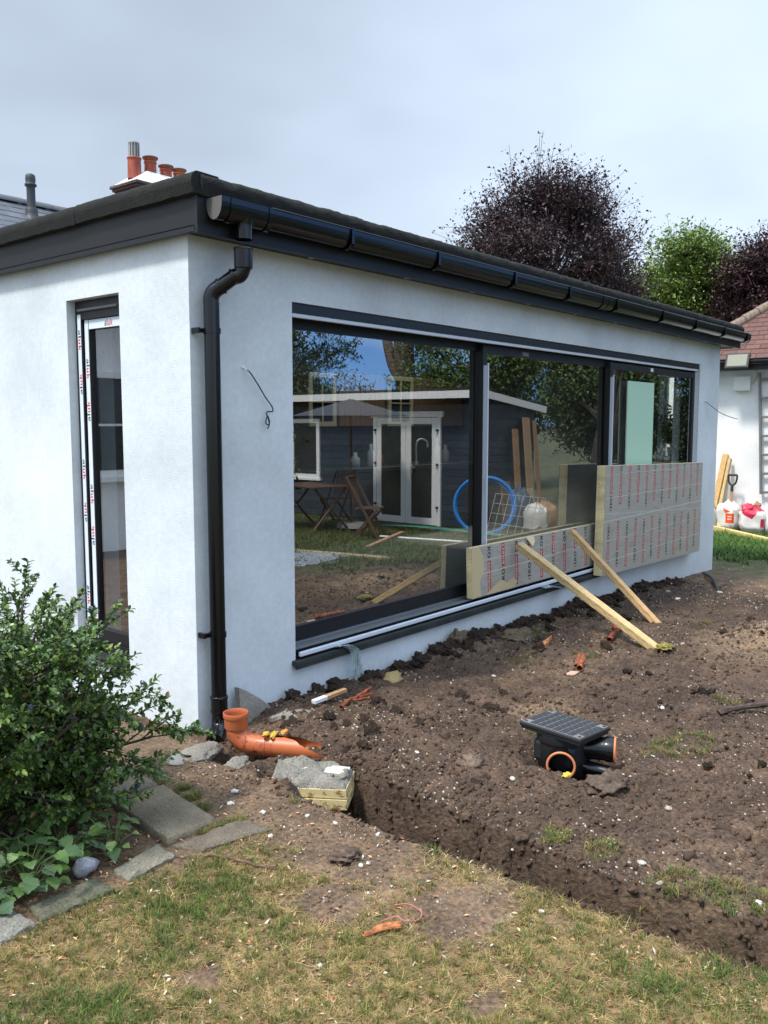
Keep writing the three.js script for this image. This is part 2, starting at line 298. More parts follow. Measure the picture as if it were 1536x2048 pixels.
  console.log('ground', nx, nz);
}

// ---------------------------------------------------------------- stuff on the ground: clods, pebbles, litter, grass
const dummy = new THREE.Object3D();
function scatter(name, label, category, geo, material, list) {   // list of {x, y, z, s, ry, rx, rz, sy, c}
  const im = new THREE.InstancedMesh(geo, material, list.length); im.name = numbered(name); im.castShadow = im.receiveShadow = true;
  list.forEach((q, i) => {
    dummy.position.set(q.x, q.y, q.z); dummy.rotation.set(q.rx || 0, q.ry || 0, q.rz || 0); dummy.scale.set(q.s * (q.sx || 1), q.s * (q.sy || 1), q.s * (q.sz || 1)); dummy.updateMatrix();
    im.setMatrixAt(i, dummy.matrix); if (q.c) im.setColorAt(i, q.c);
  });
  scene.add(im); return tag(im, label, category, null, 'stuff');
}
const inBuilding = (x, z) => x > -0.01 && x < 8.0 && z < 0.02;
{
  const R = rng(5), soilMat = mat([1, 1, 1], { roughness: 1 });
  for (let k = 0; k < 4; k++) {
    const list = [];
    while (list.length < 6500) {
      const u = R(), x = 0.02 + 7.2 * u * u, z = 0.03 + 3.1 * R(); const s = isSoil(x, z);
      const lumpy = fbm(x * 1.7, z * 1.7, 12.2, 3); if (R() > s * (0.35 + 1.5 * Math.max(0, lumpy + 0.15))) continue;
      const r = 0.0020 + 0.013 * R() ** 4.2 + (R() < 0.012 ? 0.018 * R() : 0), v = 0.75 + 0.6 * R();
      list.push({ x, z, y: groundH(x, z) - r * 0.1, s: r, ry: R() * 6.3, rx: R() * 6.3, c: lin(0.068 * v, 0.042 * v, 0.027 * v) });
    }
    for (let q = 0; q < 260; q++) {   // crumbs fallen into the trench and along its edges
      const z = 0.5 + 2.7 * R(), x = mix(trenchNear(z) - 0.05, trenchFar(z) + 0.12, R()), r = 0.003 + 0.011 * R() ** 3, v = 0.7 + 0.6 * R();
      list.push({ x, z, y: groundH(x, z) + r * 0.3, s: r, ry: R() * 6, rx: R() * 6, c: lin(0.070 * v, 0.040 * v, 0.024 * v) });
    }
    for (let q = 0; q < 420; q++) {
      const x = -1.0 + 0.85 * R(), z = 0.1 + 1.6 * R(); if (R() > bare(x, z) || (x < -0.5 && z < 1.1)) continue; const r = 0.002 + 0.007 * R() ** 3, v = 0.8 + 0.6 * R();
      list.push({ x, z, y: groundH(x, z) + r * 0.3, s: r, ry: R() * 6, rx: R() * 6, c: lin(0.15 * v, 0.10 * v, 0.066 * v) });
    }
    scatter('soil_clods', ['dark brown crumbly clods over the dug soil', 'small brown lumps of earth among the clods', 'flat broken crumbs of dug earth', 'rounded crumbs of brown earth on the dug ground'][k], 'soil', lump(1, 11 + k, [1.25, 0.7, 0.9], 0.9, 1, 1.9), soilMat, list);
  }
  { // heavier lumps heaped along the plinth and in drifts
    const list = [], big = mat([1, 1, 1], { roughness: 1, bumpMap: T.soilBump, bumpScale: 0.02 });
    while (list.length < 900) {
      const wallSide = R() < 0.35, x = wallSide ? 0.6 + 6 * R() : 0.2 + 5.5 * R() ** 1.6, z = wallSide ? 0.04 + 0.22 * R() * R() : 0.1 + 2.9 * R();
      if (R() > isSoil(x, z) * (wallSide ? 0.8 * sst(1.3, 2.0, x) + 0.15 : 1.6 * Math.max(0, fbm(x * 1.4, z * 1.4, 31.2, 3) - 0.02)) || Math.hypot(x - 0.93, z - 1.64) < 0.24) continue;
      const r = 0.009 + 0.030 * R() ** 3 * (wallSide ? 1.3 : 1), v = 0.75 + 0.55 * R(); list.push({ x, z, y: groundH(x, z) + r * 0.15, s: r, ry: R() * 6.3, rx: R() * 0.8, rz: R() * 0.8, c: lin(0.073 * v, 0.042 * v, 0.025 * v) });
    }
    scatter('soil_lumps', 'heavier broken lumps of earth heaped along the plinth', 'soil', lump(1, 57, [1.2, 0.7, 0.95], 0.75, 3, 2.3), big, list);
  }
  for (let k = 0; k < 2; k++) {
    const list = [];
    const put = (x, z, r) => { const q = R(), v = 0.7 + 0.5 * R(); const c = q < 0.62 ? [0.43, 0.37, 0.29] : q < 0.85 ? [0.36, 0.28, 0.20] : [0.22, 0.20, 0.18]; list.push({ x, z, y: groundH(x, z) + r * 0.2, s: r, sy: 0.7, ry: R() * 6.3, rx: R() * 1.2, c: lin(...c.map(t => t * v)) }); };
    let tries = 0;
    while (list.length < 3200 && tries++ < 90000) {
      const u = R(), x = 0.05 + 7.6 * u ** 1.8, z = 0.03 + 3.1 * R(); if (R() > isSoil(x, z) * (0.08 + 1.5 * Math.max(0, fbm(x * 1.6 + 5, z * 1.6, 4.2, 3) + 0.05))) continue;
      put(x, z, 0.0014 + 0.0062 * R() ** 3.4 + 0.0004 * x);
    }
    for (let q = 0; q < 150; q++) { const z = 0.55 + 2.6 * R(), x = mix(trenchNear(z) + 0.03, trenchFar(z) - 0.03, R()); put(x, z, 0.0018 + 0.006 * R() ** 2.6); }
    for (let q = 0; q < 520; q++) { const x = -1.0 + 0.95 * R(), z = 0.05 + 2.2 * R(); if (R() > bare(x, z) * 0.9 || (x < -0.5 && z < 1.1)) continue; put(x, z, 0.0014 + 0.0048 * R() ** 2.6); }
    for (let q = 0; q < 170; q++) { const x = 6.2 + 3.2 * R(), z = -0.5 + 1.9 * R(); if (inBuilding(x, z) || fbm(x * 1.5, z * 1.5, 2.2, 2) < 0) continue; put(x, z, 0.005 + 0.012 * R() ** 2.5); }
    scatter('pebbles', ['pale flint pebbles strewn through the dug soil', 'mixed small stones and chips in the soil'][k], 'gravel', lump(1, 31 + k, [1, 0.8, 0.85], 0.45, 1, 1.2), mat([1, 1, 1], { roughness: 0.75 }), list);
  }
}
{ // grass: tufts of narrow bent blades, green and straw coloured
  const R = rng(77);
  const tuft = (n, len, spread, seed) => {
    const r = rng(seed), P = [], Nn = [], U = [];
    for (let i = 0; i < n; i++) {
      const a = r() * 6.283, l = len * (0.45 + 0.75 * r()), lean = spread * (0.25 + r()), w = 0.0011 + 0.0012 * r(), bx0 = (r() - 0.5) * 0.026, bz0 = (r() - 0.5) * 0.026;
      const dx = Math.cos(a), dz = Math.sin(a), sx = -dz * w, sz = dx * w, pts = [];
      for (let k = 0; k <= 3; k++) { const t = k / 3, o = lean * l * t * t, y = l * t * (1 - 0.35 * lean * t); pts.push([bx0 + dx * o, y - 0.004, bz0 + dz * o, 1 - t * 0.92]); }
      for (let k = 0; k < 3; k++) {
        const A = pts[k], B = pts[k + 1];
        const q = [[A[0] - sx * A[3], A[1], A[2] - sz * A[3]], [A[0] + sx * A[3], A[1], A[2] + sz * A[3]], [B[0] + sx * B[3], B[1], B[2] + sz * B[3]], [B[0] - sx * B[3], B[1], B[2] - sz * B[3]]];
        for (const m of [0, 1, 2, 0, 2, 3]) { P.push(...q[m]); Nn.push(dx * 0.4, 0.8, dz * 0.4); U.push(0, 0); }
      }
    }
    const g = new THREE.BufferGeometry(); g.setAttribute('position', new THREE.Float32BufferAttribute(P, 3)); g.setAttribute('uv', new THREE.Float32BufferAttribute(U, 2)); g.computeVertexNormals(); return g;
  };
  const bladeMat = phys([1, 1, 1], { side: THREE.DoubleSide, roughness: 0.6, transmission: 0.25, thickness: 0, specularIntensity: 0.4 });
  const cover = (x, z) => (1 - bare(x, z)) * (x < trenchNear(z) - 0.005 ? 1 : 0) * (z > 0.9 || x < -1.0 ? 1 : 0);
  const onSlab = (x, z) => (x > -0.93 && x < -0.5 && z < 1.02) || (x > -1.75 && x < -0.88 && z < 0.985 + 0.02 * n3(x * 9, 1, 1)) ;
  const kinds = [['green', 0], ['straw', 1], ['olive', 2]];
  for (const [nm, k] of kinds) {
    const list = [];
    const n = [5200, 13500, 8200][k]; let tries = 0;
    while (list.length < n && tries++ < 400000) {
      const near = R() < 0.86; const x = near ? -2.0 + 1.85 * R() : -5 + 5 * R(), z = near ? 0.9 + 2.5 * R() : 0.9 + 6 * R();
      if (onSlab(x, z)) continue;
      const g = fbm(x * 1.9, z * 1.9, 21.2, 3) + 0.5 * fbm(x * 7, z * 7, 4.7, 2);
      const w = k === 0 ? 0.55 * sst(-0.1, 0.4, g) + 0.16 : k === 1 ? 1 - 0.75 * sst(-0.05, 0.3, g) : 0.7;
      if (R() > cover(x, z) * w) continue;
      const v = 0.5 + 0.95 * R() * R() + 0.1, c = k === 0 ? [0.115, 0.175, 0.034] : k === 1 ? [0.50, 0.37, 0.16] : [0.22, 0.20, 0.055];
      list.push({ x, z, y: groundH(x, z), s: (k === 0 ? 0.4 + 0.55 * R() : 0.35 + 0.75 * R() * R()) * (k === 0 && g > 0.25 ? 1.2 : 1), ry: R() * 6.3, sy: k === 1 ? 0.55 : 0.9, c: lin(c[0] * v, c[1] * v * (0.92 + 0.16 * R()), c[2] * v) });
    }
    if (k !== 1) {   // tufts along the far lip of the trench and in the dug soil, and between the slabs
      const clumps = [[0.16, 2.0, 0.05, 60], [0.2, 2.18, 0.07, 70], [0.06, 2.5, 0.09, 90], [0.12, 2.66, 0.07, 70], [0.2, 2.8, 0.08, 70], [1.5, 2.05, 0.13, 90], [1.35, 1.95, 0.08, 40], [2.3, 1.98, 0.08, 30], [1.12, 1.42, 0.07, 40], [1.25, 1.52, 0.05, 30], [2.75, 0.86, 0.08, 40], [2.25, 0.62, 0.1, 40], [2.9, 0.38, 0.1, 40], [4.3, 1.15, 0.07, 30], [-0.5, 0.5, 0.03, 40], [-0.52, 0.6, 0.03, 50], [-0.56, 0.72, 0.03, 50], [-0.53, 0.36, 0.03, 30], [-0.64, 0.9, 0.02, 40], [-0.7, 0.905, 0.02, 30], [-0.56, 0.93, 0.04, 40], [-0.80, 0.335, 0.02, 12], [-0.65, 0.405, 0.02, 16], [-0.27, 0.98, 0.01, 6]];
      for (const [cx, cz, r, m] of clumps) for (let q = 0; q < m * 0.5; q++) {
        const a = R() * 6.28, d = r * Math.sqrt(R()), x = cx + Math.cos(a) * d * 1.5, z = cz + Math.sin(a) * d, v = 0.75 + 0.6 * R();
        list.push({ x, z, y: groundH(x, z), s: 0.5 + 0.6 * R(), ry: R() * 6.3, sy: 0.7, c: k === 0 ? lin(0.085 * v, 0.14 * v, 0.03 * v) : lin(0.22 * v, 0.18 * v, 0.055 * v) });
      }
      for (let q = 0; q < 900; q++) {   // the green strip in front of the far house
        const x = 8.6 + 3.0 * R(), z = -1.25 + 1.9 * R(), v = 0.75 + 0.6 * R(); if (inBuilding(x, z) || R() > sst(8.7, 9.6, x + 0.6 * n3(x * 3, z * 3, 2)) * (1 - sst(11.3, 11.7, x))) continue;
        list.push({ x, z, y: groundH(x, z), s: 2.2 + 2.2 * R(), ry: R() * 6.3, sy: 0.7, c: lin(0.09 * v, 0.17 * v, 0.03 * v) });
      }
      for (let q = 0; q < 3600; q++) {   // garden grass that the panes mirror
        const x = 3.4 + 6 * R(), z = 2.2 + 6.5 * R(), v = 0.7 + 0.6 * R(); if (x > 9.2 || R() > sst(3.6, 5.4, x + fbm(x, z, 3.3, 2))) continue;
        list.push({ x, z, y: groundH(x, z), s: 1.6 + 2 * R(), ry: R() * 6.3, sy: 0.7, c: lin(0.10 * v, 0.125 * v, 0.035 * v) });
      }
    }
    scatter('lawn_grass', ['short green grass of the worn lawn in front', 'dry straw coloured grass of the worn lawn', 'olive half dried grass of the worn lawn'][k], 'grass', tuft(k === 1 ? 12 : 11, k === 1 ? 0.045 : 0.05, k === 1 ? 1.5 : 0.9, 5 + k), bladeMat, list);
  }
  // fallen brown leaf flakes and bark chips
  const fl = new THREE.BufferGeometry(); fl.setAttribute('position', new THREE.Float32BufferAttribute([-1, 0, 0, 0, 0.25, -0.45, 0.1, 0.05, 0.05, -1, 0, 0, 0.1, 0.05, 0.05, 0, 0.3, 0.42, 0, 0.25, -0.45, 1.1, 0.2, 0, 0.1, 0.05, 0.05, 0.1, 0.05, 0.05, 1.1, 0.2, 0, 0, 0.3, 0.42], 3));
  fl.setAttribute('uv', new THREE.Float32BufferAttribute(new Array(24).fill(0), 2)); fl.computeVertexNormals();
  const list = [];
  while (list.length < 8200) {
    const x = -1.9 + 1.75 * R(), z = 0.1 + 3.0 * R(); if (x > trenchNear(Math.max(z, 0.9)) || R() > (z < 0.9 ? 0.35 + (x < -0.9 ? 0.6 : 0) : 0.25 + 0.6 * (1 - bare(x, z)))) continue;
    const v = 0.6 + 0.9 * R(), p = R(); list.push({ x, z, y: groundH(x, z) + 0.003 + 0.006 * R(), s: 0.0028 + 0.010 * R() ** 2, ry: R() * 6.3, rx: (R() - 0.5) * 1.2, rz: (R() - 0.5) * 1.2, c: p < 0.6 ? lin(0.24 * v, 0.105 * v, 0.05 * v) : p < 0.9 ? lin(0.42 * v, 0.29 * v, 0.15 * v) : lin(0.55 * v, 0.48 * v, 0.38 * v) });
  }
  for (let q = 0; q < 900; q++) { const x = 0.15 + 4 * R() * R(), z = 0.05 + 3 * R(), v = 0.6 + 0.9 * R(); list.push({ x, z, y: groundH(x, z) + 0.004, s: 0.003 + 0.007 * R(), ry: R() * 6.3, rx: R() - 0.5, c: lin(0.26 * v, 0.13 * v, 0.07 * v) }); }
  scatter('leaf_litter', 'dry brown leaf flakes and chips lying on the ground', 'leaf litter', fl, mat([1, 1, 1], { side: THREE.DoubleSide, roughness: 0.9 }), list);
}

// ---------------------------------------------------------------- the rendered extension
const ext = thing('garden_extension', 'white rendered single storey extension with black eaves and wide sliding glass doors', 'building');
const OX0 = 0.72, OX1 = 7.28, OY0 = 0.204, OY1 = 2.29, LEN = 7.95, TOP = 2.555;
function holed(w0, w1, h0, h1, holes, t) {   // wall panel in x-y with openings, thickness t towards -z
  const s = new THREE.Shape([[w0, h0], [w1, h0], [w1, h1], [w0, h1]].map(p => new THREE.Vector2(...p)));
  for (const [a, b, c, d] of holes) s.holes.push(new THREE.Path([[a, c], [a, d], [b, d], [b, c]].map(p => new THREE.Vector2(...p))));
  return triUV(new THREE.ExtrudeGeometry(s, { depth: t, bevelEnabled: false }).translate(0, 0, -t));
}
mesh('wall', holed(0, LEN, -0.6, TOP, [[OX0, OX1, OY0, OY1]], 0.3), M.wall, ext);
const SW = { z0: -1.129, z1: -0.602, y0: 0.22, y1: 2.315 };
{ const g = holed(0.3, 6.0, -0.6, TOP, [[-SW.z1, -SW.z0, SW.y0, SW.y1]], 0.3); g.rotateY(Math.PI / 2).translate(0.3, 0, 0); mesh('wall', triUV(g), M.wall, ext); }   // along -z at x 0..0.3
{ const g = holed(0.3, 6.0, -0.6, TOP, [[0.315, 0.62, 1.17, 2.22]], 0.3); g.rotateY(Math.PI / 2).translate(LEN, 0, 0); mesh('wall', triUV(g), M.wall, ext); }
const darkRoomWall = mat([0.10, 0.10, 0.095], { map: T.concrete, roughness: 0.95 });   // inner walls coloured dark so the room stays in shade behind the panes
mesh('wall', bb(0.301, LEN - 0.301, -0.6, TOP, -4.02, -3.8), darkRoomWall, ext);
mesh('dark_lining', bb(LEN - 0.330, LEN - 0.302, 0.201, 1.165, -3.79, -0.302), darkRoomWall, ext); mesh('dark_lining', bb(LEN - 0.330, LEN - 0.302, 1.166, 2.55, -3.79, -0.63), darkRoomWall, ext);  // thin dark linings over the white walls, keeping the room shaded
mesh('dark_lining', bb(0.302, 0.330, 0.201, 2.55, -3.79, -1.14), darkRoomWall, ext);
mesh('floor_slab', bb(0.301, LEN - 0.301, -0.3, 0.20, -3.8, -0.301), mat([0.09, 0.085, 0.075], { map: T.concrete, roughness: 0.8 }), ext);
// roof deck with an unseen opening placed to light the cabinets at the back, ceiling below it
{
  const s = new THREE.Shape([[-0.03, -6.1], [8.22, -6.1], [8.22, 0.12], [-0.03, 0.12]].map(([x, z]) => new THREE.Vector2(x, -z)));
  s.holes.push(new THREE.Path([[3.9, -3.5], [6.6, -3.5], [6.6, -1.8], [3.9, -1.8]].map(([x, z]) => new THREE.Vector2(x, -z))));
  const rf = mesh('roof', triUV(new THREE.ExtrudeGeometry(s, { depth: 0.2, bevelEnabled: false }).rotateX(-Math.PI / 2).translate(0, TOP + 0.004, 0)), M.felt, ext);
  const k = mesh('unseen_rooflight', join(bb(3.8, 3.9, 2.76, 2.9, -3.6, -1.7), bb(6.6, 6.7, 2.76, 2.9, -3.6, -1.7), bb(3.9, 6.6, 2.76, 2.9, -3.6, -3.5), bb(3.9, 6.6, 2.76, 2.9, -1.8, -1.7)), M.fascia, rf);
  // felt turned over the edge in lapped lengths
  const roll = (L) => { const p = new THREE.Shape(); p.moveTo(0, 0); p.lineTo(0.034, 0.004); p.lineTo(0.045, 0.055); p.quadraticCurveTo(0.046, 0.098, 0.012, 0.108); p.lineTo(-0.12, 0.105); p.lineTo(-0.12, 0); return triUV(new THREE.ExtrudeGeometry(p, { depth: L, bevelEnabled: false, steps: Math.max(2, Math.round(L / 0.02)), curveSegments: 6 })); };
  let z = 0.165, i = 0;
  for (const L of [1.02, 0.98, 1.35, 1.4, 1.45]) { const g = roll(L - 0.004); wobble(g, 0.006, 14, i); g.rotateY(Math.PI).translate(-0.055 - 0.002 * (i % 2), 2.695 - 0.004 * (i % 2), z); mesh('felt_edging', triUV(g), M.felt, rf); z -= L; i++; }
  let x = -0.05; i = 0;
  for (const L of [1.2, 1.5, 1.4, 1.5, 1.4, 1.27]) { const g = roll(L - 0.004); wobble(g, 0.009, 17, 20 + i); g.rotateY(-Math.PI / 2).translate(x + L, 2.69 - 0.004 * (i % 2), 0.138 + 0.003 * (i % 2)); mesh('felt_edging', triUV(g), M.felt, rf); x += L; i++; }
}
// fascia boards with a moulded lower edge, soffit with round vents
mesh('fascia', join(bb(-0.052, -0.028, 2.53, 2.70, -6.05, 0.128), bb(-0.060, -0.0521, 2.53, 2.552, -6.05, 0.128), bb(-0.057, -0.0521, 2.560, 2.566, -6.05, 0.126)), M.fascia, ext);
mesh('fascia', join(bb(-0.058, 8.22, 2.53, 2.70, 0.1285, 0.150), bb(-0.058, 8.22, 2.522, 2.5295, 0.118, 0.150)), M.fascia, ext);
mesh('fascia', bb(8.221, 8.243, 2.53, 2.70, -6.05, 0.128), M.fascia, ext);
{
  const so = mesh('soffit', join(bb(-0.027, 8.20, 2.541, 2.553, 0.002, 0.117), bb(LEN + 0.002, 8.20, 2.541, 2.553, -6, -0.0)), M.dullBlack, ext);
  for (const x of [0.82, 1.70, 2.46, 3.25, 4.05, 4.85, 5.65, 6.45, 7.25]) { const v = mesh('soffit_vent', cyl(0.022, 0.024, 0.006, 20).translate(x, 2.538, 0.07), mat([0.55, 0.55, 0.53], { roughness: 0.5 }), so); }
}
// sliding doors: frame, three sashes on three tracks, film-covered rails
{
  const d = new THREE.Group(); d.name = 'sliding_door'; ext.add(d);
  mesh('head_frame', join(bb(OX0 + 0.002, OX1 - 0.002, 2.235, 2.287, -0.20, -0.012), bb(OX0 + 0.002, OX1 - 0.002, 2.185, 2.2345, -0.20, -0.150), bb(OX0 + 0.03, OX1 - 0.03, 2.212, 2.2345, -0.10, -0.094)), M.frameBlack, d);
  mesh('head_rail', join(bx(OX1 - OX0 - 0.03, 0.026, 0.020, (OX0 + OX1) / 2, 2.221, -0.03, 0.006)), M.film, d);
  mesh('jamb', bb(OX0 + 0.002, OX0 + 0.03, OY0 + 0.09, 2.2345, -0.20, -0.03), M.frameBlack, d);
  mesh('jamb', bb(OX1 - 0.032, OX1 - 0.002, OY0 + 0.09, 2.2345, -0.20, -0.05), M.frameBlack, d);
  mesh('jamb_film', bb(OX1 - 0.03, OX1 - 0.003, OY0 + 0.09, 2.20, -0.0495, -0.046), M.film, d);
  mesh('threshold', join(bb(OX0 + 0.002, OX1 - 0.002, OY0 + 0.02, OY0 + 0.062, -0.21, 0.0), bb(OX0 + 0.002, OX1 - 0.002, OY0 + 0.0625, OY0 + 0.092, -0.205, -0.190)), M.threshold, d);
  for (const z of [-0.155, -0.115, -0.072, -0.045]) mesh('track_rail', bb(OX0 + 0.02, OX1 - 0.02, OY0 + 0.0625, OY0 + (z < -0.1 ? 0.085 : 0.076), z - 0.003, z + 0.003), M.alu, d);
  mesh('threshold_nosing', bx(OX1 - OX0 - 0.03, 0.03, 0.022, (OX0 + OX1) / 2 + 0.005, OY0 + 0.048, 0.012, 0.008), M.film, d);
  const doorGlass = phys([0.88, 0.94, 0.90], { transmission: 1, thickness: 0, roughness: 0, ior: 4.2 });
  const sash = (x0, x1, z, top, first) => {
    const s = new THREE.Group(); s.name = 'door_sash'; d.add(s);
    const y0 = OY0 + 0.088, fz = z - 0.02, bz = z + 0.02;
    mesh('sash_frame', join(bb(x0, x1, y0, y0 + 0.085, fz, bz), bb(x0, x1, top - 0.062, top, fz, bz), bb(x0, x0 + (first ? 0.03 : 0.055), y0 + 0.0851, top - 0.0621, fz, bz), bb(x1 - 0.06, x1, y0 + 0.0851, top - 0.0621, fz, bz)), M.frameBlack, s);
    const pane = new THREE.PlaneGeometry(x1 - x0 - 0.085, top - y0 - 0.14); mesh('pane', pane.translate((x0 + x1) / 2 - 0.005, (y0 + top) / 2 + 0.011, z + 0.004), doorGlass, s);
    return s;
  };
  const s1 = sash(0.75, 2.90, -0.150, 2.222, true), s2 = sash(2.835, 5.07, -0.105, 2.205, false), s3 = sash(4.985, 7.25, -0.062, 2.19, false);
  const stile = (s, x, z) => { mesh('stile_film', bb(x, x + 0.052, 0.40, 2.05, z + 0.0205, z + 0.024), mat([0.36, 0.40, 0.44], { roughness: 0.4 }), s); mesh('stile_film', bb(x + 0.0525, x + 0.066, 0.40, 2.07, z + 0.018, z + 0.030), M.film, s); mesh('latch_plate', bb(x + 0.018, x + 0.034, 1.06, 1.20, z + 0.0242, z + 0.027, 0.001), M.alu, s); };
  stile(s2, 2.84, -0.105); stile(s3, 4.99, -0.062);
  mesh('spec_sticker', bb(5.95, 6.02, 2.145, 2.18, -0.0415, -0.0405), M.whitePaint, s3);
  mesh('spec_sticker', bb(3.42, 3.52, 2.155, 2.185, -0.0845, -0.0835), mat([0.2, 0.21, 0.23]), s2);
  mesh('sill', join(bb(OX0 - 0.03, 7.26, OY0 - 0.012, OY0 + 0.019, -0.20, 0.040, 0.004), bb(OX0 - 0.03, 7.26, OY0 - 0.028, OY0 - 0.0125, 0.026, 0.040)), mat([0.030, 0.036, 0.036], { map: T.concrete, roughness: 0.6 }), ext);
}
// slim side window, its frame still in printed protective film
{
  const w = new THREE.Group(); w.name = 'window'; ext.add(w);
  const X = 0.055, { z0, z1, y0, y1 } = SW;
  const yb = y0 + 0.03, yt = y1 - 0.002;
  const logo = (x, s, px, py, rot) => { x.save(); x.translate(px, py); x.rotate(rot); x.font = `bold ${s}px sans-serif`; x.textBaseline = 'middle'; x.fillStyle = '#15181c'; x.fillText('al', 0, 0); const a = x.measureText('al').width; x.fillStyle = '#c4202c'; x.fillText('uk', a, 0); x.restore(); };
  const tape = (flip) => canvasTex(64, 2048, (x, W, H) => { x.fillStyle = '#dfe9f2'; x.fillRect(0, 0, W, H); x.fillStyle = 'rgba(150,170,190,0.25)'; for (let i = 0; i < 30; i++) x.fillRect((i * 37) % 64, (i * 211) % H, 3, 90); for (let k = 0; k < 5; k++) logo(x, 62, flip && k % 2 ? W * 0.42 : W * 0.55, 90 + k * 400 + (flip ? 150 : 0), k % 2 ? -Math.PI / 2 : Math.PI / 2); });
  const filmMat = f => new THREE.MeshStandardMaterial({ map: tape(f), roughness: 0.4 });
  const strip = (za, zb, ya, yc, x, m) => { const g = new THREE.BoxGeometry(0.0012, yc - ya, zb - za).translate(x, (ya + yc) / 2, (za + zb) / 2); return mesh('protective_film', g, m, w); };
  mesh('frame', join(bb(X, X + 0.07, yb, yt, z0 + 0.002, z0 + 0.062), bb(X, X + 0.07, yb, yt, z1 - 0.050, z1 - 0.002), bb(X, X + 0.07, yt - 0.105, yt, z0 + 0.0625, z1 - 0.0505), bb(X, X + 0.07, yb, yb + 0.06, z0 + 0.0625, z1 - 0.0505)), M.frameBlack, w);
  mesh('trickle_vent', bx(0.016, 0.016, 0.40, X - 0.009, y1 - 0.055, (z0 + z1) / 2 - 0.02, 0.004), mat([0.14, 0.145, 0.15], { roughness: 0.4 }), w);
  const sx = X + 0.014;
  mesh('sash', join(bb(sx, sx + 0.05, yb + 0.061, yt - 0.106, z0 + 0.070, z0 + 0.122), bb(sx, sx + 0.05, yb + 0.061, yt - 0.106, z1 - 0.085, z1 - 0.0515), bb(sx, sx + 0.05, yt - 0.165, yt - 0.107, z0 + 0.1225, z1 - 0.0855), bb(sx, sx + 0.05, yb + 0.062, yb + 0.13, z0 + 0.1225, z1 - 0.0855)), M.frameBlack, w);
  const fA = filmMat(false), fB = filmMat(true);
  strip(z0 + 0.022, z0 + 0.056, yb + 0.05, yt - 0.075, X - 0.0008, fA);
  strip(z0 + 0.074, z0 + 0.112, yb + 0.07, yt - 0.108, sx - 0.0008, fB);
  strip(z1 - 0.040, z1 - 0.004, yb + 0.05, yt - 0.12, X - 0.0008, fA);
  const topTex = canvasTex(512, 64, (x, W, H) => { x.fillStyle = '#dfe9f2'; x.fillRect(0, 0, W, H); logo(x, 60, 250, 34, 0); });
  mesh('protective_film', new THREE.PlaneGeometry(z1 - z0 - 0.20, 0.052).rotateY(-Math.PI / 2).translate(sx - 0.0012, yt - 0.136, (z0 + z1) / 2 + 0.018), new THREE.MeshStandardMaterial({ map: topTex, roughness: 0.4 }), w);
  mesh('pane', new THREE.PlaneGeometry(z1 - z0 - 0.20, yt - yb - 0.29).rotateY(-Math.PI / 2).translate(sx + 0.02, (yb + yt) / 2 - 0.015, (z0 + z1) / 2 + 0.018), phys([0.86, 0.9, 0.9], { transmission: 1, thickness: 0, roughness: 0, ior: 4.2 }), w);
  mesh('window_sill', bb(-0.03, X + 0.06, y0 + 0.002, y0 + 0.028, z0 + 0.003, z1 - 0.003, 0.004), M.dullBlack, w);
}
// end window in the far short wall, seen through the last pane
{
  const w = new THREE.Group(); w.name = 'window'; ext.add(w);
  mesh('frame', join(bb(LEN - 0.12, LEN - 0.06, 1.172, 1.21, -0.618, -0.317), bb(LEN - 0.12, LEN - 0.06, 2.18, 2.218, -0.618, -0.317), bb(LEN - 0.12, LEN - 0.06, 1.2105, 2.1795, -0.618, -0.59), bb(LEN - 0.12, LEN - 0.06, 1.2105, 2.1795, -0.345, -0.317)), M.whitePaint, w);
  mesh('pane', new THREE.PlaneGeometry(0.245, 0.97).rotateY(Math.PI / 2).translate(LEN - 0.09, 1.695, -0.4675), M.glass, w);
}
// fine crack and drilled cable holes are left to the cables' own grommets

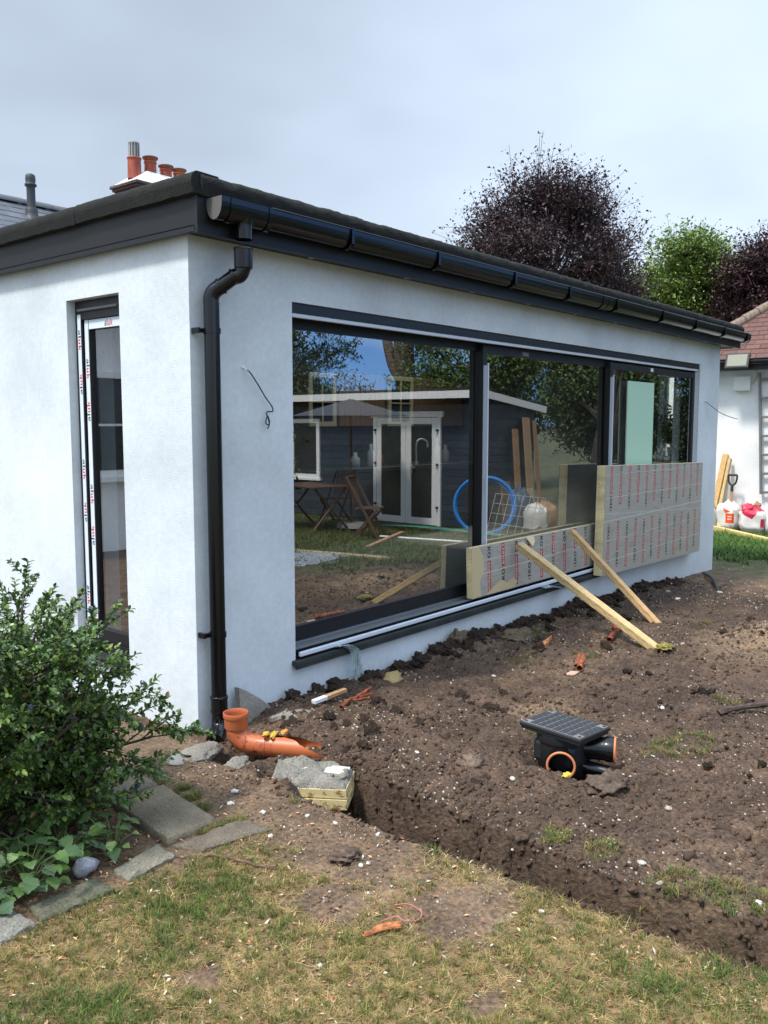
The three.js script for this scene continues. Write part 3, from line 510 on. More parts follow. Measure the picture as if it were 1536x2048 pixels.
// ---------------------------------------------------------------- rainwater gutter and downpipe
{
  const gt = thing('rain_gutter', 'black plastic deep half round gutter along the eaves', 'gutter');
  const x0 = 0.0, x1 = 8.24, cz = 0.208, ty = 2.686;
  const prof = []; for (let i = 0; i <= 20; i++) { const a = Math.PI * i / 20; prof.push([Math.cos(a) * 0.054, -(Math.max(0, Math.sin(a)) ** 0.75) * 0.098]); }
  const shell = (r, L, yo = 0) => {
    const P = [], I = []; const outer = prof.map(([z, y]) => [z * r, y * r + yo]), inner = prof.map(([z, y]) => [z * (r - 0.06), y * (r - 0.035) + yo]); const ring = [...outer, ...inner.reverse()];
    const n = ring.length; for (const X of [0, L]) for (const [z, y] of ring) P.push(X, y, z);
    for (let i = 0; i < n; i++) { const j = (i + 1) % n; I.push(i, j, n + i, j, n + j, n + i); }
    for (let i = 0; i + 1 < n / 2; i++) { const a = i, b = i + 1, c = n - 2 - i, d = n - 1 - i; I.push(a, d, b, b, d, c, n + a, n + b, n + d, n + b, n + c, n + d); }
    const g = new THREE.BufferGeometry(); g.setAttribute('position', new THREE.Float32BufferAttribute(P, 3)); g.setIndex(I); const t = g.toNonIndexed(); t.computeVertexNormals(); return triUV(t);
  };
  const smooth = (r, L) => shell(r, L);
  mesh('channel', smooth(1, x1 - 0.32 - 0.01).translate(0.33, ty, cz), M.blackPlastic, gt);
  mesh('channel_lip', rod(V(0.33, ty + 0.001, cz + 0.053), V(x1, ty + 0.001, cz + 0.053), 0.0045), M.blackPlastic, gt);
  const out = mesh('outlet', join(smooth(1.08, 0.335).translate(x0, ty, cz), lathe([[0.046, -0.17], [0.046, -0.105], [0.052, -0.1], [0.052, -0.07], [0.06, -0.055]].map(([r, y]) => [r * 0.92, y])).translate(0.185, ty, cz)), M.blackPlastic, gt);
  mesh('outlet_clip', smooth(1.15, 0.03).translate(0.305, ty, cz), M.blackPlastic, out);
  mesh('outlet_clip', smooth(1.15, 0.03).translate(0.055, ty, cz), M.blackPlastic, out);
  const capShape = new THREE.Shape([...prof].map(([z, y]) => new THREE.Vector2(-z * 1.06, y * 1.06))); 
  mesh('stop_end', triUV(new THREE.ExtrudeGeometry(capShape, { depth: 0.004, bevelEnabled: false }).rotateY(-Math.PI / 2).translate(x0 + 0.002, ty, cz)), mat([0.12, 0.115, 0.11], { roughness: 0.6 }), gt);
  mesh('stop_end', triUV(new THREE.ExtrudeGeometry(capShape, { depth: 0.004, bevelEnabled: false }).rotateY(-Math.PI / 2).translate(x1 + 0.004, ty, cz)), M.blackPlastic, gt);
  for (const x of [0.94, 1.77, 2.71, 3.55, 4.43, 5.47, 6.38, 7.28, 8.10]) {
    const s = new THREE.Shape(); s.moveTo(-0.06, 0.012); prof.slice().reverse().forEach(([z, y]) => s.lineTo(z * 1.07, y * 1.05 - 0.002)); s.lineTo(0.062, 0.014); s.lineTo(0.05, 0.014); s.lineTo(0.072, -0.03); 
    const arm = [[-0.062, 0.01]]; prof.slice().reverse().forEach(([z, y]) => arm.push([z * 1.04, y * 1.03])); arm.push([0.058, 0.012], [0.067, 0.012]); prof.forEach(([z, y]) => arm.push([z * 1.2, y * 1.12])); arm.push([-0.062, -0.08]);
    const sh = new THREE.Shape(arm.map(([z, y]) => new THREE.Vector2(-z, y)));
    mesh('gutter_bracket', triUV(new THREE.ExtrudeGeometry(sh, { depth: 0.022, bevelEnabled: false }).rotateY(-Math.PI / 2).translate(x + 0.011, ty, cz)), M.blackPlastic, gt);
  }
  const un = mesh('gutter_union', join(smooth(1.09, 0.024).translate(4.16, ty, cz), smooth(1.09, 0.024).translate(4.26, ty, cz), smooth(1.05, 0.1).translate(4.17, ty, cz)), M.blackPlastic, gt);

  const dp = thing('downpipe', 'black plastic downpipe with offset bend at the wall corner', 'downpipe');
  const r = 0.040, px = 0.086, pz = 0.068, top = V(0.190, 2.47, 0.195), k1 = V(0.190, 2.372, 0.195), k2 = V(px, 2.255, pz);
  const bend = [k1.clone().add(V(0, 0.05, 0)), k1.clone().add(V(0, 0.012, 0)), k1.clone().add(V(-0.012, -0.026, -0.015)), k1.clone().lerp(k2, 0.3)];
  mesh('offset_bend', join(tube(bend, r * 0.98, 20, 24), rod(k1.clone().lerp(k2, 0.24), k1.clone().lerp(k2, 0.82), r * 0.94, r * 0.94, 24), tube([k1.clone().lerp(k2, 0.68), k1.clone().lerp(k2, 0.9), V(px, 2.235, pz), V(px, 2.19, pz)], r, 20, 24)), M.blackPlastic, dp);
  mesh('socket', join(lathe([[r * 1.02, -0.05], [r * 1.16, -0.045], [r * 1.16, 0.042], [r * 1.22, 0.043], [r * 1.22, 0.052], [r * 1.05, 0.052], [r * 1.0, 0.0]]).translate(top.x, top.y - 0.045, top.z)), M.blackPlastic, dp);
  const e0 = k1.clone().lerp(k2, 0.66), e1 = k1.clone().lerp(k2, 0.72); mesh('collar', rod(e0, e1, r * 1.1, r * 1.1, 24), M.blackPlastic, dp);
  const d0 = k1.clone().lerp(k2, 0.25), d1 = k1.clone().lerp(k2, 0.30); mesh('collar', rod(d0, d1, r * 1.08, r * 1.08, 24), M.blackPlastic, dp);
  mesh('pipe', cyl(r, r, 2.21 - 0.14, 32).translate(px, (2.21 + 0.14) / 2, pz), M.blackPlastic, dp);
  for (const y of [2.07, 0.508]) mesh('pipe_clip', join(cyl(r * 1.13, r * 1.13, 0.028, 28).translate(px, y, pz), bb(px - 0.07, px - 0.03, y - 0.010, y + 0.010, 0.03, 0.052), bb(px - 0.078, px - 0.060, y - 0.014, y + 0.014, 0.001, 0.055, 0.003)), M.blackPlastic, dp);
  mesh('shoe', join(lathe([[r * 1.03, 0.0], [r * 1.14, 0.004], [r * 1.14, 0.02], [r * 1.09, 0.022], [r * 1.09, 0.075], [r * 1.16, 0.077], [r * 1.16, 0.092], [r * 1.0, 0.094]]).translate(px, 0.085, pz), tube([V(px, 0.1, pz), V(px, 0.05, pz), V(px - 0.015, 0.01, pz + 0.012), V(px - 0.06, -0.022, pz + 0.045)], r * 1.02, 16, 24), rod(V(px - 0.055, -0.018, pz + 0.04), V(px - 0.085, -0.03, pz + 0.062), r * 1.15, r * 1.15, 24)), M.blackPlastic, dp);
}

// ---------------------------------------------------------------- cables, film, insulation boards, props
{
  const c = thing('dangling_cable', 'thin black cable with a looped end hanging beside the downpipe', 'cable');
  mesh('wire', tube([[0.345, 1.905, 0.002], [0.352, 1.893, 0.018], [0.372, 1.877, 0.03], [0.425, 1.813, 0.034], [0.478, 1.752, 0.03], [0.526, 1.701, 0.03], [0.535, 1.674, 0.03], [0.512, 1.671, 0.032], [0.492, 1.668, 0.03], [0.490, 1.648, 0.03], [0.500, 1.640, 0.03], [0.508, 1.616, 0.031], [0.500, 1.600, 0.032], [0.484, 1.604, 0.03], [0.484, 1.622, 0.029], [0.497, 1.644, 0.027], [0.507, 1.625, 0.026], [0.509, 1.598, 0.027], [0.496, 1.578, 0.028]].map(p => V(...p)), 0.0036, 120, 8), M.dullBlack, c);
  mesh('grommet', lump(0.008, 3, [1, 1, 0.5], 0.3, 1).translate(0.345, 1.906, 0.001), M.whitePaint, c);
  mesh('grommet', tube([V(0.345, 1.905, 0.002), V(0.352, 1.893, 0.018), V(0.366, 1.882, 0.027)], 0.0045, 10, 8), M.whitePaint, c);
  const c2 = thing('dangling_cable', 'thin grey cable curling out of the wall near its far corner', 'cable');
  mesh('wire', tube([[7.47, 1.872, 0.002], [7.50, 1.845, 0.03], [7.56, 1.80, 0.07], [7.66, 1.74, 0.12], [7.80, 1.69, 0.19], [7.90, 1.665, 0.25]].map(p => V(...p)), 0.0042, 40, 8), mat([0.16, 0.17, 0.18]), c2);
  mesh('grommet', lump(0.014, 5, [1, 1, 0.5], 0.3, 1).translate(7.47, 1.873, 0.001), M.whitePaint, c2);
}
const filmClear = phys([0.72, 0.82, 0.84], { transmission: 0.5, thickness: 0, roughness: 0.25, side: THREE.DoubleSide });
function ribbon(pts, w, seed, dir = V(1, 0, 0.1), folds = 5) {   // crumpled strip of plastic film along a path
  const curve = new THREE.CatmullRomCurve3(pts.map(p => V(...p))), nu = 26, P = [], I = [];
  for (let i = 0; i <= nu; i++) { const c = curve.getPoint(i / nu); for (let j = 0; j <= folds * 3; j++) { const t = j / (folds * 3) - 0.5; const q = c.clone().addScaledVector(dir, t * w * (0.75 + 0.4 * n3(i * 0.3, seed, 1))); q.z += 0.016 * Math.sin(j * 1.9 + i * 0.22 + seed) + 0.012 * n3(i * 0.4, j * 0.6, seed); q.y += 0.006 * n3(i * 0.5, j * 0.5, seed + 4); P.push(q.x, q.y, q.z); } }
  const n = folds * 3 + 1; for (let i = 0; i < nu; i++) for (let j = 0; j + 1 < n; j++) { const a = i * n + j; I.push(a, a + 1, a + n, a + 1, a + n + 1, a + n); }
  const g = new THREE.BufferGeometry(); g.setAttribute('position', new THREE.Float32BufferAttribute(P, 3)); g.setAttribute('uv', new THREE.Float32BufferAttribute(new Array(P.length / 3 * 2).fill(0), 2)); g.setIndex(I); g.computeVertexNormals(); return g;
}
solo('plastic_film', 'crumpled clear plastic film strip hanging from the door sill to the soil', 'plastic film', ribbon([[1.06, 0.245, 0.035], [1.11, 0.238, 0.055], [1.165, 0.20, 0.075], [1.185, 0.12, 0.07], [1.195, 0.03, 0.068], [1.215, -0.06, 0.085]], 0.075, 2.3), filmClear);
solo('plastic_film', 'small scrap of clear plastic film caught on the sill by the low board', 'plastic film', ribbon([[3.60, 0.235, 0.02], [3.70, 0.232, 0.035], [3.80, 0.215, 0.055], [3.90, 0.19, 0.06], [3.97, 0.175, 0.055]], 0.10, 5.1, V(0.15, -0.2, 1)), filmClear);

function foilPrint(x, W, H, wm, hm, cols, rows, tears, seed) {   // grey foil facing with rotated print in staggered columns
  const R = rng(seed), pm = W / wm;
  x.fillStyle = '#b3afa6'; x.fillRect(0, 0, W, H);
  for (let i = 0; i < 900; i++) { x.fillStyle = `rgba(${R() < 0.5 ? '90,88,80' : '225,224,216'},${0.02 + 0.05 * R()})`; x.fillRect(R() * W, R() * H, 8 + 120 * R(), 4 + 50 * R()); }
  x.strokeStyle = 'rgba(120,118,110,0.35)'; x.lineWidth = 1; for (let i = 1; i < 30; i++) { x.beginPath(); x.moveTo(i * W / 30, 0); x.lineTo(i * W / 30, H); x.stroke(); } for (let i = 1; i < 12; i++) { x.beginPath(); x.moveTo(0, i * H / 12); x.lineTo(W, i * H / 12); x.stroke(); }
  const big = 0.056 * pm;
  for (const [cx, cy, up, len] of cols) {
    x.save(); x.translate(cx * pm, H - cy * pm); x.rotate(up ? -Math.PI / 2 : Math.PI / 2);   // text starts at cx, cy and runs up or down
    x.font = `bold ${big}px sans-serif`; x.textBaseline = 'middle';
    x.strokeStyle = '#b3262c'; x.lineWidth = big * 0.16; x.beginPath(); x.moveTo(big * 0.1, -big * 0.34); x.lineTo(0, 0); x.lineTo(big * 0.1, big * 0.34); x.stroke();
    x.fillStyle = '#171717'; x.save(); x.translate(big * 0.28, 0); x.scale(1.25, 1.1); x.fillText('IKO', 0, 0); x.restore(); const a = x.measureText('IKO').width * 1.25 + big * 0.62;
    x.font = `bold ${big * 0.78}px sans-serif`; const b = x.measureText('enertherm').width; const sc = len ? (len * pm - a) / (b + big * 0.3) : 1;
    x.save(); x.translate(a, 0); x.scale(sc, 1); x.fillStyle = '#b5353a'; x.fillRect(0, -big * 0.40, b + big * 0.3, big * 0.80); x.fillStyle = '#d8d2c8'; x.fillText('enertherm', big * 0.15, 0); x.restore(); x.restore();
  }
  x.strokeStyle = 'rgba(238,238,232,0.85)'; for (const [y0, y1, w] of rows) { x.lineWidth = w; x.beginPath(); for (let i = 0; i <= 90; i++) { const t = i / 90; const y = H - mix(y0, y1, t) * pm + (R() - 0.5) * 5; i ? x.lineTo(t * W, y) : x.moveTo(0, y); } x.stroke(); }
  x.fillStyle = '#d6c39a'; for (const poly of tears) { x.beginPath(); poly.forEach(([u, v], i) => i ? x.lineTo(u * pm, H - v * pm) : x.moveTo(u * pm, H - v * pm)); x.closePath(); x.fill(); }
}
function insulation(name, label, w, h, t, texture, roughEdge) {   // board standing in x-y, its printed face at z = 0
  const o = thing(name, label, 'insulation board');
  const core = new RoundedBoxGeometry(w, h, t - 0.003, 3, 0.003); mesh('foam_core', wobble(triUV(core), roughEdge, 30).translate(w / 2, h / 2, -t / 2), M.foam, o);
  const f = new THREE.PlaneGeometry(w, h, 90, 30), p = f.attributes.position; for (let i = 0; i < p.count; i++) p.setZ(i, 0.0016 * fbm(p.getX(i) * 6, p.getY(i) * 9, w, 3)); f.computeVertexNormals();
  mesh('foil_facing', f.translate(w / 2, h / 2, 0.001), new THREE.MeshStandardMaterial({ map: texture, metalness: 0.15, roughness: 0.45 }), o);
  mesh('foil_facing', new THREE.PlaneGeometry(w, h).rotateY(Math.PI).translate(w / 2, h / 2, -t), mat([0.42, 0.41, 0.38], { metalness: 0.5, roughness: 0.45 }), o);
  return o;
}
{
  const w = 2.56, h = 1.015, cols = [];
  for (let i = 0; i < 13; i++) { const x = 0.13 + i * 0.206; cols.push([x, i % 2 ? 1.10 : 0.60, i % 2 ? false : true, 0.45], [x - 0.03, i % 2 ? 0.06 : 0.47, i % 2 ? true : false, 0.43]); }
  const tx = canvasTex(2048, 812, (x, W, H) => foilPrint(x, W, H, w, h, cols, [[0.93, 0.985, 2], [0.715, 0.78, 3], [0.575, 0.50, 2], [0.50, 0.585, 4], [0.32, 0.40, 2], [0.13, 0.21, 3]], [], 4));
  const b = insulation('insulation_board', 'tall thick foil faced insulation board propped upright against the last pane', w, h, 0.088, tx, 0.004);
  b.position.set(4.545, 0.21, 0.134); b.rotation.z = -0.022; b.rotation.y = 0.004;
  const w2 = 2.15, h2 = 0.385, cols2 = [];
  for (let i = 0; i < 9; i++) { const x = 0.24 + i * 0.205; cols2.push(i % 2 ? [x, 0.035, true, 0.52] : [x, 0.42, false, 0.40]); }
  const tx2 = canvasTex(2048, 367, (x, W, H) => foilPrint(x, W, H, w2, h2, cols2, [[0.17, 0.21, 4], [0.27, 0.30, 2]], [[[0, 0], [0.12, 0], [0.11, 0.12], [0.17, 0.2], [0.155, 0.31], [0.10, 0.385], [0, 0.385]], [[0.20, 0.01], [0.36, 0.075], [0.42, 0.09], [0.50, 0.055], [0.60, 0.08], [0.66, 0.04], [0.60, 0.0], [0.2, 0.0]], [[2.05, 0.1], [2.15, 0.1], [2.15, 0.3], [2.08, 0.28]]], 9));
  const b2 = insulation('insulation_board', 'low torn foil faced insulation strip standing on the door track', w2, h2, 0.05, tx2, 0.004);
  b2.position.set(2.585, 0.292, 0.005); b2.rotation.x = -0.03;
  mesh('torn_flap', (() => { const g = new THREE.BufferGeometry(); g.setAttribute('position', new THREE.Float32BufferAttribute([0.80, 0.385, 0.001, 0.93, 0.385, 0.001, 0.84, 0.31, 0.045, 0.93, 0.385, 0.001, 0.90, 0.345, 0.03, 0.84, 0.31, 0.045], 3)); g.setAttribute('uv', new THREE.Float32BufferAttribute(new Array(12).fill(0), 2)); g.computeVertexNormals(); return g; })(), mat([0.66, 0.55, 0.33], { side: THREE.DoubleSide }), b2);
}
solo('timber_prop', 'long pale timber prop from the low board down to a mossy foot', 'timber', beam(V(3.19, 0.64, 0.045), V(3.22, -0.065, 1.25), 0.075, 0.052, 0.1), M.timber);
solo('timber_prop', 'shorter timber prop leaning beside the edge of the tall board', 'timber', beam(V(4.08, 0.665, 0.05), V(3.98, -0.06, 0.93), 0.07, 0.046, -0.1), mat([0.56, 0.36, 0.16], { map: T.grain, roughness: 0.75 }));

// ---------------------------------------------------------------- drainage: orange bend, chamber, mortar block
{
  const o = thing('drain_bend', 'glossy orange clay coloured drain bend with a broken end beside the downpipe', 'drain pipe');
  const r = 0.0515, c0 = V(-0.005, 0.165, 0.305), pts = [V(-0.005, 0.105, 0.305), V(-0.003, 0.055, 0.310), V(0.014, 0.018, 0.338), V(0.045, 0.004, 0.39), V(0.075, 0.000, 0.44)];
  mesh('bend', triUV(tube(pts, r, 40, 32)), M.orange, o);
  mesh('socket', lathe([[r * 1.0, -0.085], [r * 1.14, -0.075], [r * 1.14, -0.026], [r * 1.24, -0.022], [r * 1.24, 0.0], [r * 1.10, 0.0], [r * 1.03, -0.02], [r * 1.0, -0.07]], 40).translate(c0.x, c0.y, c0.z), phys([0.46, 0.12, 0.046], { roughness: 0.32 }), o);
  const d = V(0.50, -0.03, 0.86).normalize(), s0 = V(0.070, 0.001, 0.432);
  mesh('collar', join(rod(s0, s0.clone().addScaledVector(d, 0.012), r * 1.10, r * 1.10, 32), rod(s0.clone().addScaledVector(d, 0.0125), s0.clone().addScaledVector(d, 0.05), r * 1.06, r * 1.06, 32)), M.orange, o);
  // the split length beyond the collar: open on top, with a ragged edge
  const P = [], I = [], nu = 30, nv = 26, side = d.clone().cross(V(0, 1, 0)).normalize(), up = side.clone().cross(d).normalize(), st = s0.clone().addScaledVector(d, 0.045);
  for (let i = 0; i <= nu; i++) {
    const t = i / nu, half = mix(2.9, 1.35, sst(0.15, 0.95, t)) + 0.22 * n3(t * 7, 2, 1) + 0.06 * n3(t * 26, 5, 1), rr = r * (1.04 + 0.04 * t);
    const c = st.clone().addScaledVector(d, 0.31 * t);
    for (const q of [1, 0.95]) for (let j = 0; j <= nv; j++) { const a = -Math.PI / 2 + (j / nv * 2 - 1) * half; const p = c.clone().addScaledVector(side, Math.cos(a) * rr * q).addScaledVector(up, Math.sin(a) * rr * q); P.push(p.x, p.y, p.z); }
  }
  const n = 2 * (nv + 1); for (let i = 0; i < nu; i++) for (let k = 0; k < 2; k++) for (let j = 0; j < nv; j++) { const a = i * n + k * (nv + 1) + j; I.push(a, a + n, a + 1, a + 1, a + n, a + n + 1); }
  const g = new THREE.BufferGeometry(); g.setAttribute('position', new THREE.Float32BufferAttribute(P, 3)); g.setAttribute('uv', new THREE.Float32BufferAttribute(new Array(P.length / 3 * 2).fill(0), 2)); g.setIndex(I); g.computeVertexNormals();
  mesh('split_pipe', g, phys([0.47, 0.125, 0.04], { roughness: 0.42, side: THREE.DoubleSide }), o);
  const yf = thing('yellow_foam', 'crumpled yellow foam scraps lying on the orange drain bend', 'foam scrap', [0.10, 0.055, 0.465], 0.55);
  mesh('scrap', lump(0.03, 8, [1.7, 0.3, 0.5], 0.7, 2, 1.4), M.yellow, yf); mesh('scrap', lump(0.02, 12, [1.5, 0.6, 0.8], 0.7, 2).translate(-0.03, 0.012, -0.03), M.yellow, yf); mesh('scrap', lump(0.022, 4, [1.6, 0.4, 0.7], 0.7, 2).translate(0.07, -0.008, 0.04), mat([0.5, 0.24, 0.05]), yf);
}
{
  const b = thing('mortar_block', 'mortar covered slab of yellow insulation lying across the start of the trench', 'rubble');
  const poly = [[-0.215, 0.76], [-0.02, 1.06], [0.175, 0.94], [0.075, 0.70], [-0.05, 0.635]];
  mesh('insulation_layer', wobble(prism(poly.map(([x, z]) => [x - 0.004, z + 0.004]), -0.125, -0.076, 0.003), 0.008, 20), mat([0.52, 0.41, 0.20], { map: T.grime, roughness: 0.9 }), b);
  mesh('insulation_layer', wobble(prism(poly, -0.073, -0.030, 0.003), 0.008, 22, 4), mat([0.50, 0.39, 0.19], { map: T.grime, roughness: 0.9 }), b);
  // rough mortar skin on top, built as a small height field over the block
  const N = 80, P = [], I = [], inside = (x, z) => { let c = false; for (let i = 0, j = poly.length - 1; i < poly.length; j = i++) { const [xi, zi] = poly[i], [xj, zj] = poly[j]; if ((zi > z) !== (zj > z) && x < (xj - xi) * (z - zi) / (zj - zi) + xi) c = !c; } return c; };
  const X = u => mix(-0.25, 0.21, u), Z = v => mix(0.55, 1.08, v);
  for (let j = 0; j <= N; j++) for (let i = 0; i <= N; i++) { const x = X(i / N), z = Z(j / N); let e = 1; for (let k = 0; k < poly.length; k++) { const [ax, az] = poly[k], [bx_, bz_] = poly[(k + 1) % poly.length]; const L = Math.hypot(bx_ - ax, bz_ - az), dd = Math.abs((bx_ - ax) * (az - z) - (ax - x) * (bz_ - az)) / L; e = Math.min(e, dd); } const inn = inside(x, z); P.push(x, inn ? -0.033 + sst(0, 0.02, e) * (0.024 + 0.050 * fbm(x * 12, z * 12, 3, 4) + 0.030 * sst(0.95, 0.65, z)) : -0.045, z); }
  for (let j = 0; j < N; j++) for (let i = 0; i < N; i++) { const a = j * (N + 1) + i; if ([[0, 0], [1, 0], [0, 1], [1, 1]].every(([p, q]) => inside(X((i + p) / N), Z((j + q) / N)))) I.push(a, a + N + 1, a + 1, a + 1, a + N + 1, a + N + 2); }
  const g = new THREE.BufferGeometry(); g.setAttribute('position', new THREE.Float32BufferAttribute(P, 3)); g.setIndex(I); g.computeVertexNormals(); mesh('mortar_skin', triUV((() => { const t = g.toNonIndexed(); return t; })()), M.mortar, b);
  mesh('plaster_patch', wobble(prism([[-0.02, 0.78], [0.07, 0.99], [0.13, 0.95], [0.03, 0.73]], -0.02, 0.002, 0.002), 0.014, 26), mat([0.55, 0.53, 0.49], { map: T.concrete, roughness: 0.95 }), b);
  for (const [x, z, s, r] of [[0.05, 0.98, 3, 0.022], [0.015, 0.93, 4, 0.016], [-0.1, 0.72, 6, 0.02], [0.0, 0.66, 7, 0.024]]) mesh('mortar_lump', lump(r, s, [1.2, 0.6, 1], 0.5, 2).translate(x, -0.006, z), M.mortar, b);
}
{
  const ch = thing('inspection_chamber', 'black plastic drain inspection chamber with a square ribbed lid half buried in soil', 'drain chamber', [0.925, 0, 1.635], -0.09);
  const body = mesh('body', join(lathe([[0.0, -0.1], [0.118, -0.1], [0.118, 0.075], [0.128, 0.08], [0.128, 0.118]], 40), bx(0.2, 0.12, 0.23, 0, 0.02, 0.0, 0.03)), M.dullBlack, ch);
  const lid = new THREE.Group(); lid.name = 'lid'; ch.add(lid); lid.position.set(0.005, 0.138, 0.005); lid.rotation.set(0.02, 0, -0.03);
  mesh('lid_plate', join(bx(0.275, 0.02, 0.345, 0, 0, 0, 0.006), bx(0.262, 0.016, 0.332, 0, -0.017, 0, 0.004)), M.dullBlack, lid);
  mesh('dusty_groove', bx(0.255, 0.003, 0.325, 0, 0.0100, 0, 0.001), mat([0.17, 0.17, 0.17], { map: T.concrete, roughness: 0.9 }), lid);
  const pads = [], grey = mat([0.035, 0.038, 0.043], { roughness: 0.5, map: T.concrete });
  for (let i = 0; i < 8; i++) for (let j = 0; j < 6; j++) { if ((i === 0 || i === 7) && (j === 0 || j === 5)) continue; pads.push([j, i]); }
  const padG = bx(0.036, 0.004, 0.0345, 0, 0, 0, 0.0015); for (const [j, i] of pads) { const m = mesh('lid_pad', padG, grey, lid); m.position.set(-0.105 + j * 0.042, 0.0125, -0.144 + i * 0.0412); }
  for (const [x, z] of [[-0.11, -0.15], [0.11, -0.15], [-0.11, 0.15], [0.11, 0.15]]) mesh('lid_screw', cyl(0.008, 0.008, 0.004, 16).translate(x, 0.011, z), M.frameBlack, lid);
  const sock = (axis, len, yy, r) => {   // a short socket pointing along an axis, with an orange sealing ring
    const p = V(0, yy, 0).addScaledVector(axis, 0.07), e = V(0, yy, 0).addScaledVector(axis, len), q = new THREE.Quaternion().setFromUnitVectors(V(0, 1, 0), axis);
    const L = e.distanceTo(p), g = lathe([[r * 0.95, 0], [r, 0.01], [r, L - 0.05], [r * 1.09, L - 0.045], [r * 1.09, L], [r * 0.98, L], [r * 0.9, L - 0.05], [r * 0.88, 0.0]], 36).applyQuaternion(q).translate(p.x, p.y, p.z);
    const s = mesh('socket', g, M.blackPlastic, ch); 
    mesh('seal_ring', new THREE.TorusGeometry(r * 1.02, 0.006, 10, 40).rotateX(Math.PI / 2).applyQuaternion(q).translate(e.x - axis.x * 0.004, e.y - axis.y * 0.004, e.z - axis.z * 0.004), M.orangeSeal, s);
  };
  sock(V(-0.86, 0.0, 0.5).normalize(), 0.20, 0.012, 0.062); sock(V(0.45, 0.0, 0.89).normalize(), 0.25, 0.045, 0.056);
  mesh('outlet_spigot', join(rod(V(0.02, -0.045, 0.1), V(0.06, -0.055, 0.22), 0.035, 0.035, 24)), M.blackPlastic, ch);
  mesh('rating_sticker', bx(0.0015, 0.03, 0.018, 0, 0, 0).rotateY(-1.17).translate(0.047, 0.055, 0.110), M.whitePaint, ch);
}
// loose pieces on the soil
const onG = (x, z, dy = 0) => [x, groundH(x, z) + dy, z];
{
  const s = new THREE.Shape([[-0.10, -0.12], [-0.085, 0.135], [-0.03, 0.105], [0.05, 0.045], [0.12, -0.01], [0.17, -0.12]].map(p => new THREE.Vector2(...p)));
  const g = triUV(wobble(triUV(new THREE.ExtrudeGeometry(s, { depth: 0.028, steps: 3, bevelEnabled: true, bevelSize: 0.004, bevelThickness: 0.004, bevelSegments: 2 })), 0.008, 22)); g.rotateX(-0.16);
  solo('concrete_fragment', 'grey triangular concrete fragment leaning on the wall behind the orange bend', 'rubble', g, M.concrete, [0.31, 0.045, 0.055]);
}
solo('concrete_fragment', 'flat wedge of old concrete lying in front of the leaning fragment', 'rubble', quadBlock([[0.33, 0.20], [0.55, 0.16], [0.56, 0.30], [0.40, 0.33]], -0.04, 0.045, 7, 0.018, 24, 0.4), M.mortar, [-0.03, 0, 0.02]);
solo('concrete_fragment', 'low crust of spilt mortar along the wall under the hanging film', 'rubble', lump(0.2, 21, [1.6, 0.16, 0.5], 0.4, 3).rotateY(0.12), M.mortar, [1.35, -0.045, 0.15]);
solo('sandstone_lump', 'yellowish stone lump beside the hanging plastic film', 'rubble', lump(0.075, 15, [1.6, 0.45, 0.7], 0.45, 3).rotateY(0.5), mat([0.36, 0.26, 0.11], { map: T.concrete, roughness: 0.95 }), onG(1.33, 0.24, 0.015));
solo('concrete_fragment', 'grey broken concrete chunk standing at the left wall foot beside the slabs', 'rubble', lump(0.075, 61, [1.7, 0.5, 1.1], 0.5, 3).rotateY(0.3), M.mortar, onG(-0.17, 0.22, 0.005));
solo('concrete_fragment', 'brownish flat stone near the wall corner beside the grey chunk', 'rubble', lump(0.05, 64, [1.6, 0.35, 0.9], 0.45, 2).rotateY(1.0), M.stone, onG(-0.3, 0.2, 0.0));
solo('concrete_fragment', 'dark lump of mossy mortar in front of the downpipe shoe', 'rubble', lump(0.055, 66, [1.3, 0.6, 1], 0.55, 3), M.mortar, onG(-0.1, 0.42, 0.015));
{
  const w = thing('timber_offcut', 'small timber offcut with a white painted end on the soil mound', 'timber', [0.70, groundH(0.70, 0.28) + 0.025, 0.29], -0.06);
  mesh('bare_wood', bb(-0.03, 0.125, -0.009, 0.011, -0.016, 0.016, 0.002), mat([0.50, 0.28, 0.14], { map: T.grain }), w); mesh('painted_end', bb(-0.125, -0.0302, -0.0095, 0.0115, -0.0165, 0.0165, 0.002), M.whitePaint, w); w.rotation.z = 0.05;
}
function roots(name, label, lists, m, pos, category = 'root') { const o = thing(name, label, category, pos); lists.forEach(([pts, r], i) => { const n = pts.length; mesh(i ? 'side_shoot' : 'main_root', wobble(triUV(tube(pts.map(p => V(...p)), r, 24, 8).toNonIndexed()), r * 0.7, 30, i), m, o); }); return o; }
roots('tree_root', 'red brown root branching on the soil behind the timber offcut', [[[[-0.12, 0.01, 0.03], [-0.03, 0.02, 0], [0.06, 0.015, -0.01], [0.2, 0.03, -0.03]], 0.011], [[[-0.02, 0.015, 0], [0.05, 0.02, 0.05], [0.1, 0.012, 0.06]], 0.007], [[[0.06, 0.015, 0], [0.15, 0.02, 0.02]], 0.006]], M.root, onG(0.72, 0.44, 0.0));
roots('tree_root', 'short stout broken root with orange wood on the dug soil', [[[[-0.13, 0.015, 0.05], [0, 0.02, 0], [0.13, 0.025, -0.05]], 0.019], [[[-0.1, 0.02, 0.01], [0, 0.028, -0.03], [0.12, 0.03, -0.07]], 0.012]], mat([0.26, 0.075, 0.03], { map: T.bark, bumpMap: T.bark, bumpScale: 0.006 }), onG(2.40, 1.0, 0.005));
solo('wood_splinter', 'bright orange wedge of split wood on the dug soil', 'wood chip', wobble(prism([[-0.1, -0.02], [0.1, 0.0], [-0.08, 0.035]], 0, 0.03, 0.004).rotateZ(0.25), 0.004, 20), M.rootPale, onG(2.68, 0.58, 0.02));
